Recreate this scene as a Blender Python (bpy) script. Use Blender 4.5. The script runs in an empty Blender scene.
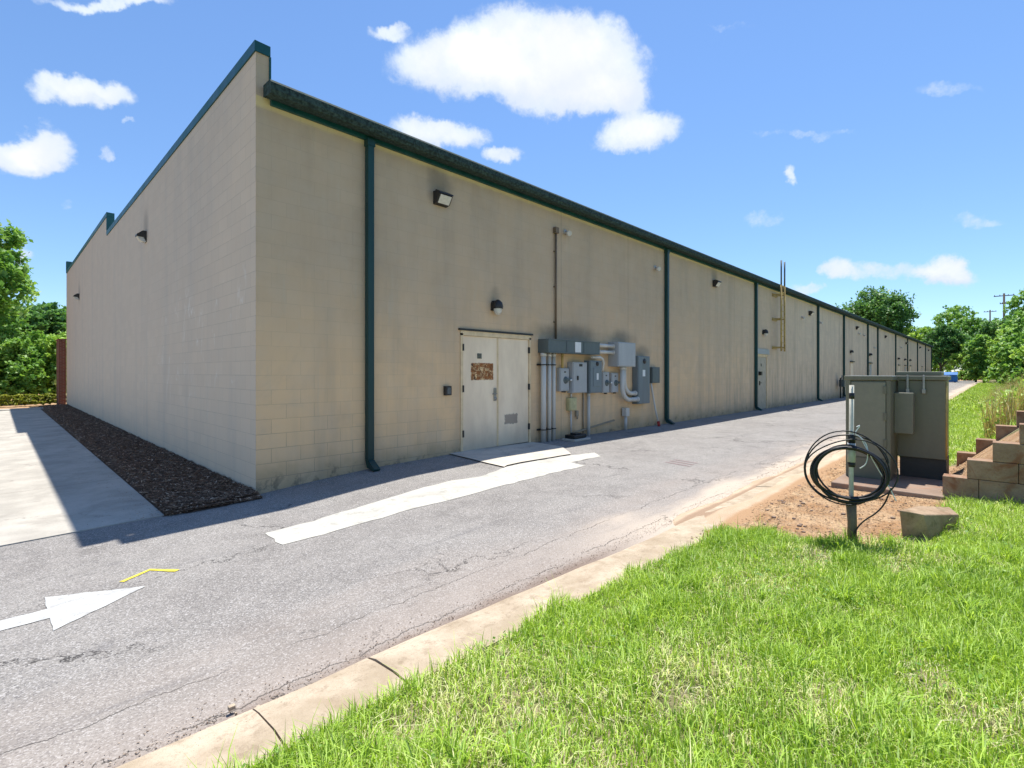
import bpy, bmesh, math, random
import numpy as np
from mathutils import Vector, Matrix
random.seed(7)
RNG = np.random.default_rng(11)
R = math.radians
D = bpy.data
COL = bpy.context.scene.collection
sc = bpy.context.scene

# ------------------------------------------------------------------ camera
cam_d = D.cameras.new('camera'); cam = D.objects.new('camera', cam_d); COL.objects.link(cam)
cam.location = (-2.445, -7.225, 1.48)
cam.rotation_euler = (R(90), 0, R(44.17 - 90))
cam_d.sensor_width = 36; cam_d.lens = 36 * 500 / 1024
cam_d.shift_y = -12 / 1024
cam_d.clip_start = 0.05; cam_d.clip_end = 5000
sc.camera = cam
CAM_RT = Vector((math.sin(R(44.17)), -math.cos(R(44.17)), 0))
CAM_FW = Vector((math.cos(R(44.17)), math.sin(R(44.17)), 0))

# ------------------------------------------------------------------ sun, exposure
SUN_EL = 71.8
SUN_DIR = Vector((math.cos(R(SUN_EL)) * 0.916, math.cos(R(SUN_EL)) * 0.401, math.sin(R(SUN_EL))))
sl = D.lights.new('sun', 'SUN'); sl.energy = 4.5; sl.angle = R(0.6); sl.color = (1.0, 0.955, 0.88)
so = D.objects.new('sun', sl); COL.objects.link(so)
so.rotation_euler = SUN_DIR.to_track_quat('Z', 'Y').to_euler(); so.location = (20, 20, 60)
vs = sc.view_settings
sc.display_settings.display_device = 'sRGB'
vs.view_transform = 'Standard'; vs.look = 'None'; vs.gamma = 1; vs.use_curve_mapping = False
vs.exposure = 0.69

# ------------------------------------------------------------------ node helper
class NT:
    def __init__(s, tree):
        s.t = tree; s.n = tree.nodes; s.l = tree.links
    def add(s, typ, **kw):
        n = s.n.new(typ)
        for k, v in kw.items():
            if hasattr(n, k): setattr(n, k, v)
        return n
    def put(s, node, key, val):
        i = node.inputs[key]
        if isinstance(val, bpy.types.NodeSocket): s.l.new(val, i)
        else: i.default_value = val
    def math(s, op, a, b=0.0, c=0.0, clamp=False):
        n = s.n.new('ShaderNodeMath'); n.operation = op; n.use_clamp = clamp
        s.put(n, 0, a); s.put(n, 1, b); s.put(n, 2, c)
        return n.outputs[0]
    def ramp(s, v, a, b, lo=0.0, hi=1.0, smooth=True):
        n = s.n.new('ShaderNodeMapRange'); n.interpolation_type = 'SMOOTHSTEP' if smooth else 'LINEAR'
        s.put(n, 0, v); s.put(n, 1, a); s.put(n, 2, b); s.put(n, 3, lo); s.put(n, 4, hi)
        return n.outputs[0]
    def mix(s, f, a, b, blend='MIX'):
        n = s.n.new('ShaderNodeMix'); n.data_type = 'RGBA'; n.blend_type = blend
        s.put(n, 0, f)
        for k, v in ((6, a), (7, b)):
            if isinstance(v, bpy.types.NodeSocket): s.l.new(v, n.inputs[k])
            else: n.inputs[k].default_value = (*v, 1)
        return n.outputs[2]
    def noise(s, vec, scale, detail=3, rough=0.55, color=False, dist=0.0):
        n = s.n.new('ShaderNodeTexNoise')
        s.l.new(vec, n.inputs['Vector'])
        n.inputs['Scale'].default_value = scale; n.inputs['Detail'].default_value = detail
        n.inputs['Roughness'].default_value = rough; n.inputs['Distortion'].default_value = dist
        return n.outputs[1 if color else 0]
    def voro(s, vec, scale, feature='F1', out=0):
        n = s.n.new('ShaderNodeTexVoronoi'); n.feature = feature
        s.l.new(vec, n.inputs['Vector']); n.inputs['Scale'].default_value = scale
        return n.outputs[out]
    def vmul(s, vec, v):
        n = s.n.new('ShaderNodeVectorMath'); n.operation = 'MULTIPLY'
        s.l.new(vec, n.inputs[0]); n.inputs[1].default_value = v
        return n.outputs[0]
    def vadd(s, a, b):
        n = s.n.new('ShaderNodeVectorMath'); n.operation = 'ADD'
        s.put(n, 0, a); s.put(n, 1, b)
        return n.outputs[0]
    def vscale(s, a, f):
        n = s.n.new('ShaderNodeVectorMath'); n.operation = 'SCALE'
        s.put(n, 0, a); n.inputs['Scale'].default_value = f
        return n.outputs[0]
    def sep(s, v):
        n = s.n.new('ShaderNodeSeparateXYZ'); s.l.new(v, n.inputs[0]); return n.outputs
    def comb(s, x, y, z):
        n = s.n.new('ShaderNodeCombineXYZ'); s.put(n, 0, x); s.put(n, 1, y); s.put(n, 2, z); return n.outputs[0]
    def bump(s, h, strength, dist, normal=None):
        n = s.n.new('ShaderNodeBump'); n.inputs['Strength'].default_value = strength
        n.inputs['Distance'].default_value = dist; s.l.new(h, n.inputs['Height'])
        if normal is not None: s.l.new(normal, n.inputs['Normal'])
        return n.outputs[0]

def base_mat(name, rough=0.8, metal=0.0, spec=0.5):
    m = D.materials.new(name); m.use_nodes = True
    nt = NT(m.node_tree)
    b = m.node_tree.nodes['Principled BSDF']
    b.inputs['Roughness'].default_value = rough; b.inputs['Metallic'].default_value = metal
    b.inputs['Specular IOR Level'].default_value = spec
    pos = nt.add('ShaderNodeNewGeometry').outputs['Position']
    return m, nt, b, pos

def simple(name, col, rough=0.7, metal=0.0, var=0.18, scale=6, bump=0.15, dirt=None, dirt_amt=0.4, spec=0.4, streak=False):
    m, nt, b, pos = base_mat(name, rough, metal, spec)
    p2 = nt.vmul(pos, (1, 1, 0.15)) if streak else pos
    n1 = nt.noise(p2, scale, 4, 0.6)
    n2 = nt.noise(pos, scale * 9, 3, 0.6)
    c = nt.mix(nt.ramp(n1, 0.3, 0.7), [x * (1 - var) for x in col], [min(1, x * (1 + var)) for x in col])
    c = nt.mix(nt.ramp(n2, 0.3, 0.7, 0, 0.35), c, [x * (1 - var * 1.5) for x in col])
    if dirt:
        c = nt.mix(nt.ramp(nt.noise(p2, scale * 0.6, 5, 0.7), 0.48, 0.72, 0, dirt_amt), c, dirt)
    nt.l.new(c, b.inputs['Base Color'])
    nt.l.new(nt.ramp(n1, 0.2, 0.8, max(0, rough - 0.12), min(1, rough + 0.1)), b.inputs['Roughness'])
    if bump: nt.l.new(nt.bump(n2, bump, 0.004), b.inputs['Normal'])
    return m

# ------------------------------------------------------------------ world: Nishita sky with procedural clouds
w = D.worlds.new('World'); sc.world = w; w.use_nodes = True
wt = NT(w.node_tree); wt.n.clear()
sky = wt.add('ShaderNodeTexSky'); sky.sky_type = 'NISHITA'; sky.sun_disc = False
sky.sun_elevation = R(SUN_EL); sky.sun_rotation = math.atan2(SUN_DIR.x, SUN_DIR.y)
sky.altitude = 800; sky.air_density = 1.0; sky.dust_density = 0.1; sky.ozone_density = 2.5
SKY_STRENGTH = 0.10
geo = wt.add('ShaderNodeTexCoord').outputs['Generated']
def cloud_dir(px, py):
    return (CAM_FW + CAM_RT * ((px - 512) / 500) + Vector((0, 0, -(py - 372) / 500)))
warp = wt.noise(geo, 7.0, 5, 0.6, color=True)
warp2 = wt.noise(geo, 30.0, 4, 0.65, color=True)
dv = wt.vadd(geo, wt.vscale(wt.vadd(warp, (-0.5, -0.5, -0.5)), 0.075))
dv = wt.vadd(dv, wt.vscale(wt.vadd(warp2, (-0.5, -0.5, -0.5)), 0.028))
# centre x, y, half width, half height, opacity (where each cumulus stands in the sky)
CL = [(452, 66, 66, 34, 1.2), (520, 52, 70, 46, 1.4), (590, 66, 60, 46, 1.3), (630, 96, 26, 20, .8), (556, 92, 70, 22, .9),
      (636, 132, 44, 21, 1.3), (438, 134, 46, 17, 1.1), (500, 152, 24, 10, .75), (390, 32, 25, 10, .8), (84, 95, 52, 17, 1.25),
      (36, 146, 38, 25, 1.25), (0, 152, 40, 20, 1.0), (110, 4, 70, 9, .85), (788, 177, 9, 9, .7), (838, 269, 18, 12, .75), (880, 271, 42, 9, .5),
      (943, 271, 36, 13, 1.2), (30, 259, 11, 10, .7), (945, 95, 40, 9, .3), (975, 216, 34, 8, .26), (762, 219, 22, 9, .28),
      (108, 148, 8, 9, .4), (126, 119, 8, 4, .4), (800, 132, 70, 5, .25), (735, 30, 30, 6, .2), (812, 291, 20, 7, .6), (60, 205, 12, 9, .18)]
tot = None; under = None
for (px, py, rx, ry, op) in CL:
    c = cloud_dir(px, py); L = c.length
    e1 = (cloud_dir(px + rx * 1.25, py) - c); e2 = (cloud_dir(px, py + ry * 1.25) - c)
    inv = Matrix((e1, e2, c)).transposed().inverted()
    da = wt.add('ShaderNodeVectorMath'); da.operation = 'DOT_PRODUCT'; wt.l.new(dv, da.inputs[0]); da.inputs[1].default_value = inv[0] * L
    db = wt.add('ShaderNodeVectorMath'); db.operation = 'DOT_PRODUCT'; wt.l.new(dv, db.inputs[0]); db.inputs[1].default_value = inv[1] * L
    ln = wt.add('ShaderNodeVectorMath'); ln.operation = 'LENGTH'; wt.l.new(wt.comb(da.outputs['Value'], db.outputs['Value'], 0.0), ln.inputs[0])
    v = wt.ramp(ln.outputs['Value'], 1.0, 0.25, 0.0, op)
    if rx >= 34 and op >= .9:
        u_ = wt.math('MULTIPLY', wt.ramp(db.outputs['Value'], 0.0, 0.75), wt.ramp(ln.outputs['Value'], 1.25, 0.7))
        under = u_ if under is None else wt.math('MAXIMUM', under, u_)
    tot = v if tot is None else wt.math('ADD', tot, v)
fine = wt.noise(geo, 20.0, 8, 0.72)
dens = wt.math('ADD', tot, wt.math('MULTIPLY', wt.math('SUBTRACT', fine, 0.50), 1.25))
dens = wt.math('MULTIPLY', dens, wt.ramp(tot, 0.0, 0.18))
alpha = wt.ramp(dens, 0.03, 0.85)
soft = wt.ramp(wt.noise(geo, 9.0, 4, 0.6), 0.35, 0.65)
ccol = wt.mix(wt.ramp(dens, 0.5, 1.9), (5.0, 5.7, 6.6), (6.9, 6.9, 6.95))
ccol = wt.mix(wt.math('MULTIPLY', soft, 0.45), ccol, (4.9, 5.3, 6.0))
elev = wt.sep(geo)[2]
tint = wt.mix(wt.ramp(elev, 0.0, 0.6), (0.86, 0.99, 1.10), (1.00, 1.16, 1.30))
ccol = wt.mix(wt.math('MULTIPLY', under, 0.5), ccol, (4.3, 4.9, 5.9))
skyt = wt.mix(1.0, sky.outputs[0], tint, 'MULTIPLY')
skyc = wt.mix(alpha, skyt, ccol)
# thin high haze veil
bg = wt.add('ShaderNodeBackground'); wt.l.new(skyc, bg.inputs[0]); bg.inputs[1].default_value = SKY_STRENGTH
wo = wt.add('ShaderNodeOutputWorld'); wt.l.new(bg.outputs[0], wo.inputs[0])
w.cycles.sampling_method = 'MANUAL'; w.cycles.sample_map_resolution = 1024
sc.cycles.max_bounces = 6; sc.cycles.diffuse_bounces = 3; sc.cycles.transparent_max_bounces = 4

# ------------------------------------------------------------------ mesh helpers
class MB:
    def __init__(s): s.v = []; s.f = []; s.sm = []
    def _add(s, vs_, fs, smooth=False):
        o = len(s.v); s.v += [tuple(v) for v in vs_]
        for f in fs: s.f.append(tuple(i + o for i in f)); s.sm.append(smooth)
        return s
    def box(s, x0, x1, y0, y1, z0, z1, bev=0.0):
        if bev:
            bm = bmesh.new()
            bmesh.ops.create_cube(bm, size=1)
            for v in bm.verts:
                v.co = Vector(((x0 + x1) / 2 + v.co.x * (x1 - x0), (y0 + y1) / 2 + v.co.y * (y1 - y0), (z0 + z1) / 2 + v.co.z * (z1 - z0)))
            bmesh.ops.bevel(bm, geom=list(bm.edges), offset=bev, segments=2, affect='EDGES', profile=0.5)
            vs_ = [v.co.copy() for v in bm.verts]; fs = [[v.index for v in f.verts] for f in bm.faces]
            bm.free(); return s._add(vs_, fs)
        return s._add([(x0, y0, z0), (x1, y0, z0), (x1, y1, z0), (x0, y1, z0), (x0, y0, z1), (x1, y0, z1), (x1, y1, z1), (x0, y1, z1)],
                      [(0, 3, 2, 1), (4, 5, 6, 7), (0, 1, 5, 4), (1, 2, 6, 5), (2, 3, 7, 6), (3, 0, 4, 7)])
    def prism(s, prof, axis, a, b):
        """extrude closed 2-D profile along axis: 'x': prof (y,z); 'y': prof (x,z); 'z': prof (x,y)"""
        n = len(prof)
        mk = {'x': lambda p, t: (t, p[0], p[1]), 'y': lambda p, t: (p[0], t, p[1]), 'z': lambda p, t: (p[0], p[1], t)}[axis]
        vs_ = [mk(p, a) for p in prof] + [mk(p, b) for p in prof]
        fs = [tuple(range(n))[::-1], tuple(range(n, 2 * n))] + [(i, (i + 1) % n, n + (i + 1) % n, n + i) for i in range(n)]
        return s._add(vs_, fs)
    def tube(s, pts, rad, n=10, caps=True, smooth=0):
        pts = [Vector(p) for p in pts]
        for _ in range(smooth):
            q = [pts[0]]
            for a, b in zip(pts[:-1], pts[1:]): q += [a * .75 + b * .25, a * .25 + b * .75]
            pts = q + [pts[-1]]
        rads = rad if isinstance(rad, (list, tuple)) else [rad] * len(pts)
        vs_ = []; prev = None
        for i, p in enumerate(pts):
            t = (pts[min(i + 1, len(pts) - 1)] - pts[max(i - 1, 0)]).normalized()
            if prev is None:
                a = t.orthogonal().normalized()
            else:
                a = (prev - t * prev.dot(t)); a = a.normalized() if a.length > 1e-6 else t.orthogonal().normalized()
            prev = a; b = t.cross(a)
            for k in range(n):
                an = 2 * math.pi * k / n
                vs_.append(p + (a * math.cos(an) + b * math.sin(an)) * rads[i])
        fs = []
        for i in range(len(pts) - 1):
            for k in range(n):
                fs.append((i * n + k, i * n + (k + 1) % n, (i + 1) * n + (k + 1) % n, (i + 1) * n + k))
        s._add(vs_, fs, True)
        if caps:
            o = len(s.v) - len(vs_)
            s.f.append(tuple(o + k for k in range(n))[::-1]); s.sm.append(False)
            s.f.append(tuple(o + (len(pts) - 1) * n + k for k in range(n))); s.sm.append(False)
        return s
    def lathe(s, prof, c, n=16, axis='z'):
        """prof [(r, h)] revolved about an axis through c"""
        vs_ = []
        for r, h in prof:
            for k in range(n):
                a = 2 * math.pi * k / n
                x, y = r * math.cos(a), r * math.sin(a)
                vs_.append({'z': (c[0] + x, c[1] + y, c[2] + h), 'y': (c[0] + x, c[1] + h, c[2] + y), 'x': (c[0] + h, c[1] + x, c[2] + y)}[axis])
        fs = []
        for i in range(len(prof) - 1):
            for k in range(n):
                fs.append((i * n + k, i * n + (k + 1) % n, (i + 1) * n + (k + 1) % n, (i + 1) * n + k))
        return s._add(vs_, fs, True)
    def build(s, name, mat, parent=None, rel=None):
        me = D.meshes.new(name); me.from_pydata(s.v, [], s.f); me.update()
        bm = bmesh.new(); bm.from_mesh(me); bmesh.ops.recalc_face_normals(bm, faces=bm.faces); bm.to_mesh(me); bm.free()
        for i, p in enumerate(me.polygons):
            if i < len(s.sm): p.use_smooth = s.sm[i]
        if mat: me.materials.append(mat)
        o = D.objects.new(name, me); COL.objects.link(o)
        if parent is not None: o.parent = parent
        return o

def tag(o, label=None, cat=None, group=None, kind=None):
    if label: o['label'] = label
    if cat: o['category'] = cat
    if group: o['group'] = group
    if kind: o['kind'] = kind
    return o
def empty(name, loc=(0, 0, 0), label=None, cat=None, group=None, rz=0):
    e = D.objects.new(name, None); COL.objects.link(e); e.location = loc; e.rotation_euler.z = rz
    e.empty_display_size = 0.2
    return tag(e, label, cat, group)
def dup(root, loc, label, rz=None, group=None):
    c = root.copy(); COL.objects.link(c); c.location = loc; c['label'] = label
    if rz is not None: c.rotation_euler.z = rz
    if group: c['group'] = group
    for ch in list(root.children):
        k = ch.copy(); COL.objects.link(k); k.parent = c
        for g2 in list(ch.children):
            d = g2.copy(); COL.objects.link(d); d.parent = k
    return c

# lattice noise for numpy
_G = RNG.random((256, 256))
def vnoise(x, y, s):
    x = np.asarray(x) * s + 1000.3; y = np.asarray(y) * s + 1000.7
    xi = np.floor(x).astype(int); yi = np.floor(y).astype(int); fx = x - xi; fy = y - yi
    fx = fx * fx * (3 - 2 * fx); fy = fy * fy * (3 - 2 * fy)
    a = _G[xi % 256, yi % 256]; b = _G[(xi + 1) % 256, yi % 256]; c = _G[xi % 256, (yi + 1) % 256]; d = _G[(xi + 1) % 256, (yi + 1) % 256]
    return (a * (1 - fx) + b * fx) * (1 - fy) + (c * (1 - fx) + d * fx) * fy
def fbm(x, y, s):
    return (vnoise(x, y, s) + 0.5 * vnoise(x, y, s * 2.1) + 0.25 * vnoise(x, y, s * 4.3)) / 1.75

# ------------------------------------------------------------------ ground heights
GX = [-80, -6, -2.4, 0, 0.9, 1.8, 3.6, 5.6, 8, 11.6, 19.5, 30, 60, 140, 400]
GZ = [-.45, -.3, -.235, -.19, -.12, -.065, -.03, -.05, -.065, -.09, -.105, -.14, -.15, -.16, -.2]
def g(x, y=0.0):
    """lane surface: dips at the building corner, evens out towards the kerb"""
    a = np.interp(x, GX, GZ); t = np.clip((-1.5 - np.asarray(y, dtype=float)) / 3.4, 0, 1) * np.clip((5.6 - np.asarray(x, dtype=float)) / 2, 0, 1)
    return a + (-.05 - a) * t
def kshift(x): return np.interp(x, [-2.2, -1.0, 1.5], [.14, .115, 0])
def sstep(a, b, x):
    t = np.clip((np.asarray(x, dtype=float) - a) / (b - a), 0, 1); return t * t * (3 - 2 * t)
def ground(x, y):
    """the soil and lawn beside the lane"""
    x = np.asarray(x, dtype=float); y = np.asarray(y, dtype=float)
    z = g(x, y) - 0.07
    side = sstep(-5.17, -5.30, y)
    lawn = g(x, y) + 0.06 + 0.035 * np.clip(-5.4 - y, 0, 4) + 0.03 * (fbm(x, y, 1.3) - 0.5)
    d = np.clip(-y - 6.72 - 0.012 * np.clip(x - 6, 0, 60), 0, 50)
    flat = np.where(x < 9, 1.0, 1.0)
    steep = np.interp(x, [5.0, 6.4, 12, 20, 40], [1.02, 1.0, 0.55, 0.35, 0.25])
    bank = np.minimum(d * steep, 1.1 + 0.06 * d) * sstep(4.98, 5.16, x) * flat
    bank = np.where(x < 60, bank, bank)
    far_bank = 0.9 * sstep(4.9, 1.5, x) * 0
    z = z * (1 - side) + (lawn + bank) * side
    # beyond the far end of the lane the land rises a little
    z = z + 1.6 * sstep(126, 150, x) + 0.3 * sstep(26.8, 30, y) * sstep(0, -8, -y) * 0
    return z

M = {}
# ---- terrain material driven by the 'dirt' attribute
m, nt, b, pos = base_mat('soil_and_turf', 0.95, spec=0.2)
at = nt.add('ShaderNodeAttribute'); at.attribute_name = 'dirt'
n1 = nt.noise(pos, 3.0, 5, 0.65); n2 = nt.noise(pos, 28, 5, 0.7); n3 = nt.noise(pos, 120, 3, 0.7)
clay = nt.mix(nt.ramp(n1, 0.35, 0.65), (0.44, 0.25, 0.12), (0.60, 0.41, 0.235))
clay = nt.mix(nt.ramp(n2, 0.45, 0.62, 0, 0.75), clay, (0.30, 0.20, 0.13))
clay = nt.mix(nt.ramp(n3, 0.56, 0.66, 0, 0.8), clay, (0.13, 0.085, 0.055))
turf = nt.mix(nt.ramp(n2, 0.35, 0.65), (0.10, 0.11, 0.04), (0.20, 0.20, 0.08))
turf = nt.mix(nt.ramp(n1, 0.45, 0.62, 0, 0.75), turf, (0.42, 0.35, 0.22))
dd = nt.ramp(nt.math('ADD', at.outputs['Fac'], nt.math('MULTIPLY', nt.math('SUBTRACT', n2, 0.5), 0.5)), 0.35, 0.65)
nt.l.new(nt.mix(dd, turf, clay), b.inputs['Base Color'])
nt.l.new(nt.bump(nt.math('ADD', n2, nt.math('MULTIPLY', n3, 0.4)), 0.9, 0.03), b.inputs['Normal'])
M['soil'] = m

def dirtness(x, y):
    x = np.asarray(x, dtype=float); y = np.asarray(y, dtype=float)
    n = (fbm(x, y, 2.2) - 0.5) * 0.5
    edge = np.interp(x, [2.25, 2.45, 2.8, 4.5, 5.0, 5.2, 7.0, 8.2, 9.5], [-5.3, -6.3, -6.64, -6.86, -6.95, -7.6, -7.3, -6.2, -5.2])
    near = sstep(-0.12, 0.12, (y - edge) + n * 0.5) * sstep(2.15, 2.4, x + n * 0.5) * sstep(9.6, 8.6, x + n)
    kerbside = sstep(-5.48, -5.34, y + n * 0.15) * sstep(.9, 1.9, x)
    patch = sstep(0.70, 0.76, fbm(x + 31, y - 7, 0.9)) * 0.8 * sstep(6.5, 8, x)
    left = sstep(23.8, 24.0, y) * sstep(1, 0, x)
    return np.clip(np.maximum.reduce([near, kerbside, patch, left]), 0, 1)

def grid_mesh(name, xs, ys, zf, mat, attr=None):
    X, Y = np.meshgrid(xs, ys, indexing='ij'); Z = zf(X, Y)
    n, k = X.shape
    co = np.stack([X, Y, Z], -1).reshape(-1, 3)
    idx = np.arange(n * k).reshape(n, k)
    f = np.stack([idx[:-1, :-1], idx[1:, :-1], idx[1:, 1:], idx[:-1, 1:]], -1).reshape(-1, 4)
    me = D.meshes.new(name)
    me.vertices.add(len(co)); me.vertices.foreach_set('co', co.ravel())
    me.loops.add(f.size); me.loops.foreach_set('vertex_index', f.ravel().astype(np.int32))
    me.polygons.add(len(f)); me.polygons.foreach_set('loop_start', np.arange(0, f.size, 4, dtype=np.int32))
    me.polygons.foreach_set('use_smooth', np.ones(len(f), dtype=bool))
    me.update(calc_edges=True)
    if attr is not None:
        a = me.attributes.new('dirt', 'FLOAT', 'POINT'); a.data.foreach_set('value', attr(X, Y).ravel().astype(np.float32))
    me.materials.append(mat)
    o = D.objects.new(name, me); COL.objects.link(o); return o

xs = np.concatenate([[-900, -400, -150, -60, -25, -12, -8], np.arange(-5, 4.8, .12), np.arange(4.8, 6.6, 0.06), np.arange(6.6, 14, .15), np.arange(14, 40, .5), np.arange(40, 180, 3), [220, 300, 500, 900, 2000]])
ys = np.concatenate([[-900, -400, -150, -60, -30, -20, -14], np.arange(-12, -9, .3), np.arange(-9, -4.9, .07), np.arange(-4.9, 30, 2.0), np.arange(30, 60, 5), [100, 200, 500, 1200, 2000]])
tag(grid_mesh('ground', xs, ys, ground, M['soil'], dirtness), kind='structure')

# ---- sheets draped on the lane
def drape(name, poly, dz, mat, ycuts=(), thick=0.0, kind='structure'):
    bm = bmesh.new()
    f = bm.faces.new([bm.verts.new((x, y, 0)) for x, y in poly])
    bmesh.ops.triangulate(bm, faces=[f])
    for gx in sorted(set(GX) | {round(-2.4 + .3 * k, 2) for k in range(28)}):
        gm = bm.verts[:] + bm.edges[:] + bm.faces[:]
        bmesh.ops.bisect_plane(bm, geom=gm, plane_co=(gx, 0, 0), plane_no=(1, 0, 0), dist=1e-5)
    for gy in [-1.5 - .34 * k for k in range(11)]:
        gm = bm.verts[:] + bm.edges[:] + bm.faces[:]
        bmesh.ops.bisect_plane(bm, geom=gm, plane_co=(0, gy, 0), plane_no=(0, 1, 0), dist=1e-5)
    bmesh.ops.recalc_face_normals(bm, faces=bm.faces)
    for v in bm.verts: v.co.z = float(g(v.co.x, v.co.y)) + dz
    if bm.faces and sum(f.normal.z for f in bm.faces) < 0: bmesh.ops.reverse_faces(bm, faces=bm.faces)
    me = D.meshes.new(name); bm.to_mesh(me); bm.free(); me.materials.append(mat)
    o = D.objects.new(name, me); COL.objects.link(o)
    if kind: o['kind'] = kind
    return o
def wobble(poly, amp=0.03, step=0.15, seed=1):
    rr = random.Random(seed); out = []
    for i, (x, y) in enumerate(poly):
        x2, y2 = poly[(i + 1) % len(poly)]; L = math.hypot(x2 - x, y2 - y); n = max(1, int(L / step))
        for k in range(n):
            t = k / n; j = 0 if k == 0 else amp
            out.append((x + (x2 - x) * t + rr.uniform(-j, j), y + (y2 - y) * t + rr.uniform(-j, j)))
    return out

# asphalt
m, nt, b, pos = base_mat('weathered_asphalt', 0.92, spec=0.25)
n_big = nt.noise(pos, 0.55, 4, 0.6); n_mid = nt.noise(pos, 3.5, 5, 0.65)
agg = nt.voro(pos, 140, out=1); aggs = nt.sep(agg)[0]; fine_n = nt.noise(pos, 260, 2, 0.7)
c = nt.mix(nt.ramp(n_mid, 0.3, 0.7), (0.195, 0.180, 0.164), (0.268, 0.248, 0.226))
c = nt.mix(nt.ramp(n_big, 0.38, 0.62, 0, 0.5), c, (0.30, 0.282, 0.258))
c = nt.mix(nt.ramp(aggs, 0.0, 0.35, 0.75, 0.0, False), c, (0.09, 0.088, 0.092))
c = nt.mix(nt.ramp(aggs, 0.72, 1.0, 0.0, 0.7, False), c, (0.52, 0.50, 0.48))
c = nt.mix(nt.ramp(fine_n, 0.6, 0.75, 0.0, 0.5), c, (0.07, 0.07, 0.075))
px_, py_, pz_ = nt.sep(pos)
# pink-tan sand dust washed along the kerb
sn = nt.math('ADD', py_, nt.math('MULTIPLY', nt.math('SUBTRACT', nt.noise(nt.vmul(pos, (0.5, 1.6, 1)), 1.2, 5, 0.6), 0.5), 1.3))
dust = nt.ramp(sn, -3.5, -4.95, 0, 0.55)
c = nt.mix(dust, c, (0.37, 0.305, 0.255))
# clay silt fanning out of the bare bank past x = 1
silt = nt.math('MULTIPLY', nt.ramp(nt.math('ADD', sn, 0.0), -4.25, -4.75), nt.ramp(px_, 0.6, 2.6, 0, 0.95))
c = nt.mix(silt, c, (0.50, 0.42, 0.335))
# grit and dark soil packed against the kerb
gn = nt.math('ADD', py_, nt.math('MULTIPLY', nt.math('SUBTRACT', nt.noise(pos, 4.0, 5, 0.7), 0.5), 0.22))
c = nt.mix(nt.math('MULTIPLY', nt.ramp(gn, -4.70, -4.88), nt.ramp(px_, 1.8, 0.6, 0, 0.75)), c, (0.17, 0.115, 0.085))
# black tyre polish and drips
tn = nt.noise(nt.vmul(pos, (0.25, 2.4, 1)), 1.6, 5, 0.6)
c = nt.mix(nt.ramp(tn, 0.6, 0.75, 0, 0.3), c, (0.10, 0.095, 0.10))
stain = nt.noise(pos, 1.6, 3, 0.5)
c = nt.mix(nt.ramp(stain, 0.68, 0.8, 0, 0.4), c, (0.11, 0.105, 0.11))
# hairline cracks
wv = nt.vadd(pos, nt.vscale(nt.vadd(nt.noise(pos, 2.6, 5, 0.75, color=True), (-.5, -.5, -.5)), 0.75))
vd = nt.voro(nt.vmul(wv, (0.55, 1.0, 1.0)), 0.62, 'DISTANCE_TO_EDGE')
cm = nt.ramp(nt.noise(nt.vadd(pos, (7.3, 1.1, 0)), 0.5, 2, 0.5), 0.48, 0.60)
cr = nt.math('MULTIPLY', nt.ramp(vd, 0.002, 0.007, 1, 0), cm)
wv2 = nt.vadd(pos, nt.vscale(nt.vadd(nt.noise(pos, 6, 4, 0.7, color=True), (-.5, -.5, -.5)), 0.3))
vd2 = nt.voro(nt.vmul(wv2, (0.8, 1.2, 1)), 1.9, 'DISTANCE_TO_EDGE')
cm2 = nt.math('MULTIPLY', nt.ramp(nt.noise(nt.vadd(pos, (3.1, 9.1, 0)), 0.45, 2, 0.5), 0.56, 0.66), nt.ramp(py_, -2.6, -3.4))
cr2 = nt.math('MULTIPLY', nt.ramp(vd2, 0.004, 0.013, 1, 0), cm2)
# long crack running beside the kerb
yy = nt.math('ADD', py_, nt.math('MULTIPLY', nt.math('SUBTRACT', nt.noise(nt.comb(px_, 0.0, 0.0), 2.2, 6, 0.7), 0.5), 0.30))
l1 = nt.ramp(nt.math('ABSOLUTE', nt.math('ADD', yy, 4.33)), 0.002, 0.006, .8, 0)
l2 = nt.ramp(nt.math('ABSOLUTE', nt.math('ADD', yy, 4.72)), 0.002, 0.007, .8, 0)
l2 = nt.math('MULTIPLY', l2, nt.ramp(nt.noise(nt.comb(px_, 3.0, 0.0), 0.9, 3), 0.42, 0.54))
l1 = nt.math('MULTIPLY', l1, nt.ramp(nt.noise(nt.comb(px_, 0.0, 0.0), 1.1, 3), 0.40, 0.52))
crk = nt.math('MAXIMUM', nt.math('MAXIMUM', cr, cr2), nt.math('MAXIMUM', l1, l2))
crk = nt.math('MULTIPLY', crk, nt.ramp(nt.noise(pos, 9, 3), 0.3, 0.5, 0.35, 1.0))
c = nt.mix(nt.math('MULTIPLY', crk, 0.85), c, (0.035, 0.032, 0.03))
nt.l.new(c, b.inputs['Base Color'])
h = nt.math('ADD', nt.math('MULTIPLY', aggs, 0.5), nt.math('MULTIPLY', crk, -2.5))
nt.l.new(nt.bump(h, 0.55, 0.006), b.inputs['Normal'])
M['asphalt'] = m
tag(drape('asphalt_lane', [(-80, -4.88), (-1.8, -4.88), (1.5, -4.99), (126, -4.99), (126, 9), (96.3, 9), (96.3, 0.02), (0.02, 0.02), (0.02, -.21), (-1.06, -.21), (-80, -.21)], 0.0, M['asphalt']), kind='structure')

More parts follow.
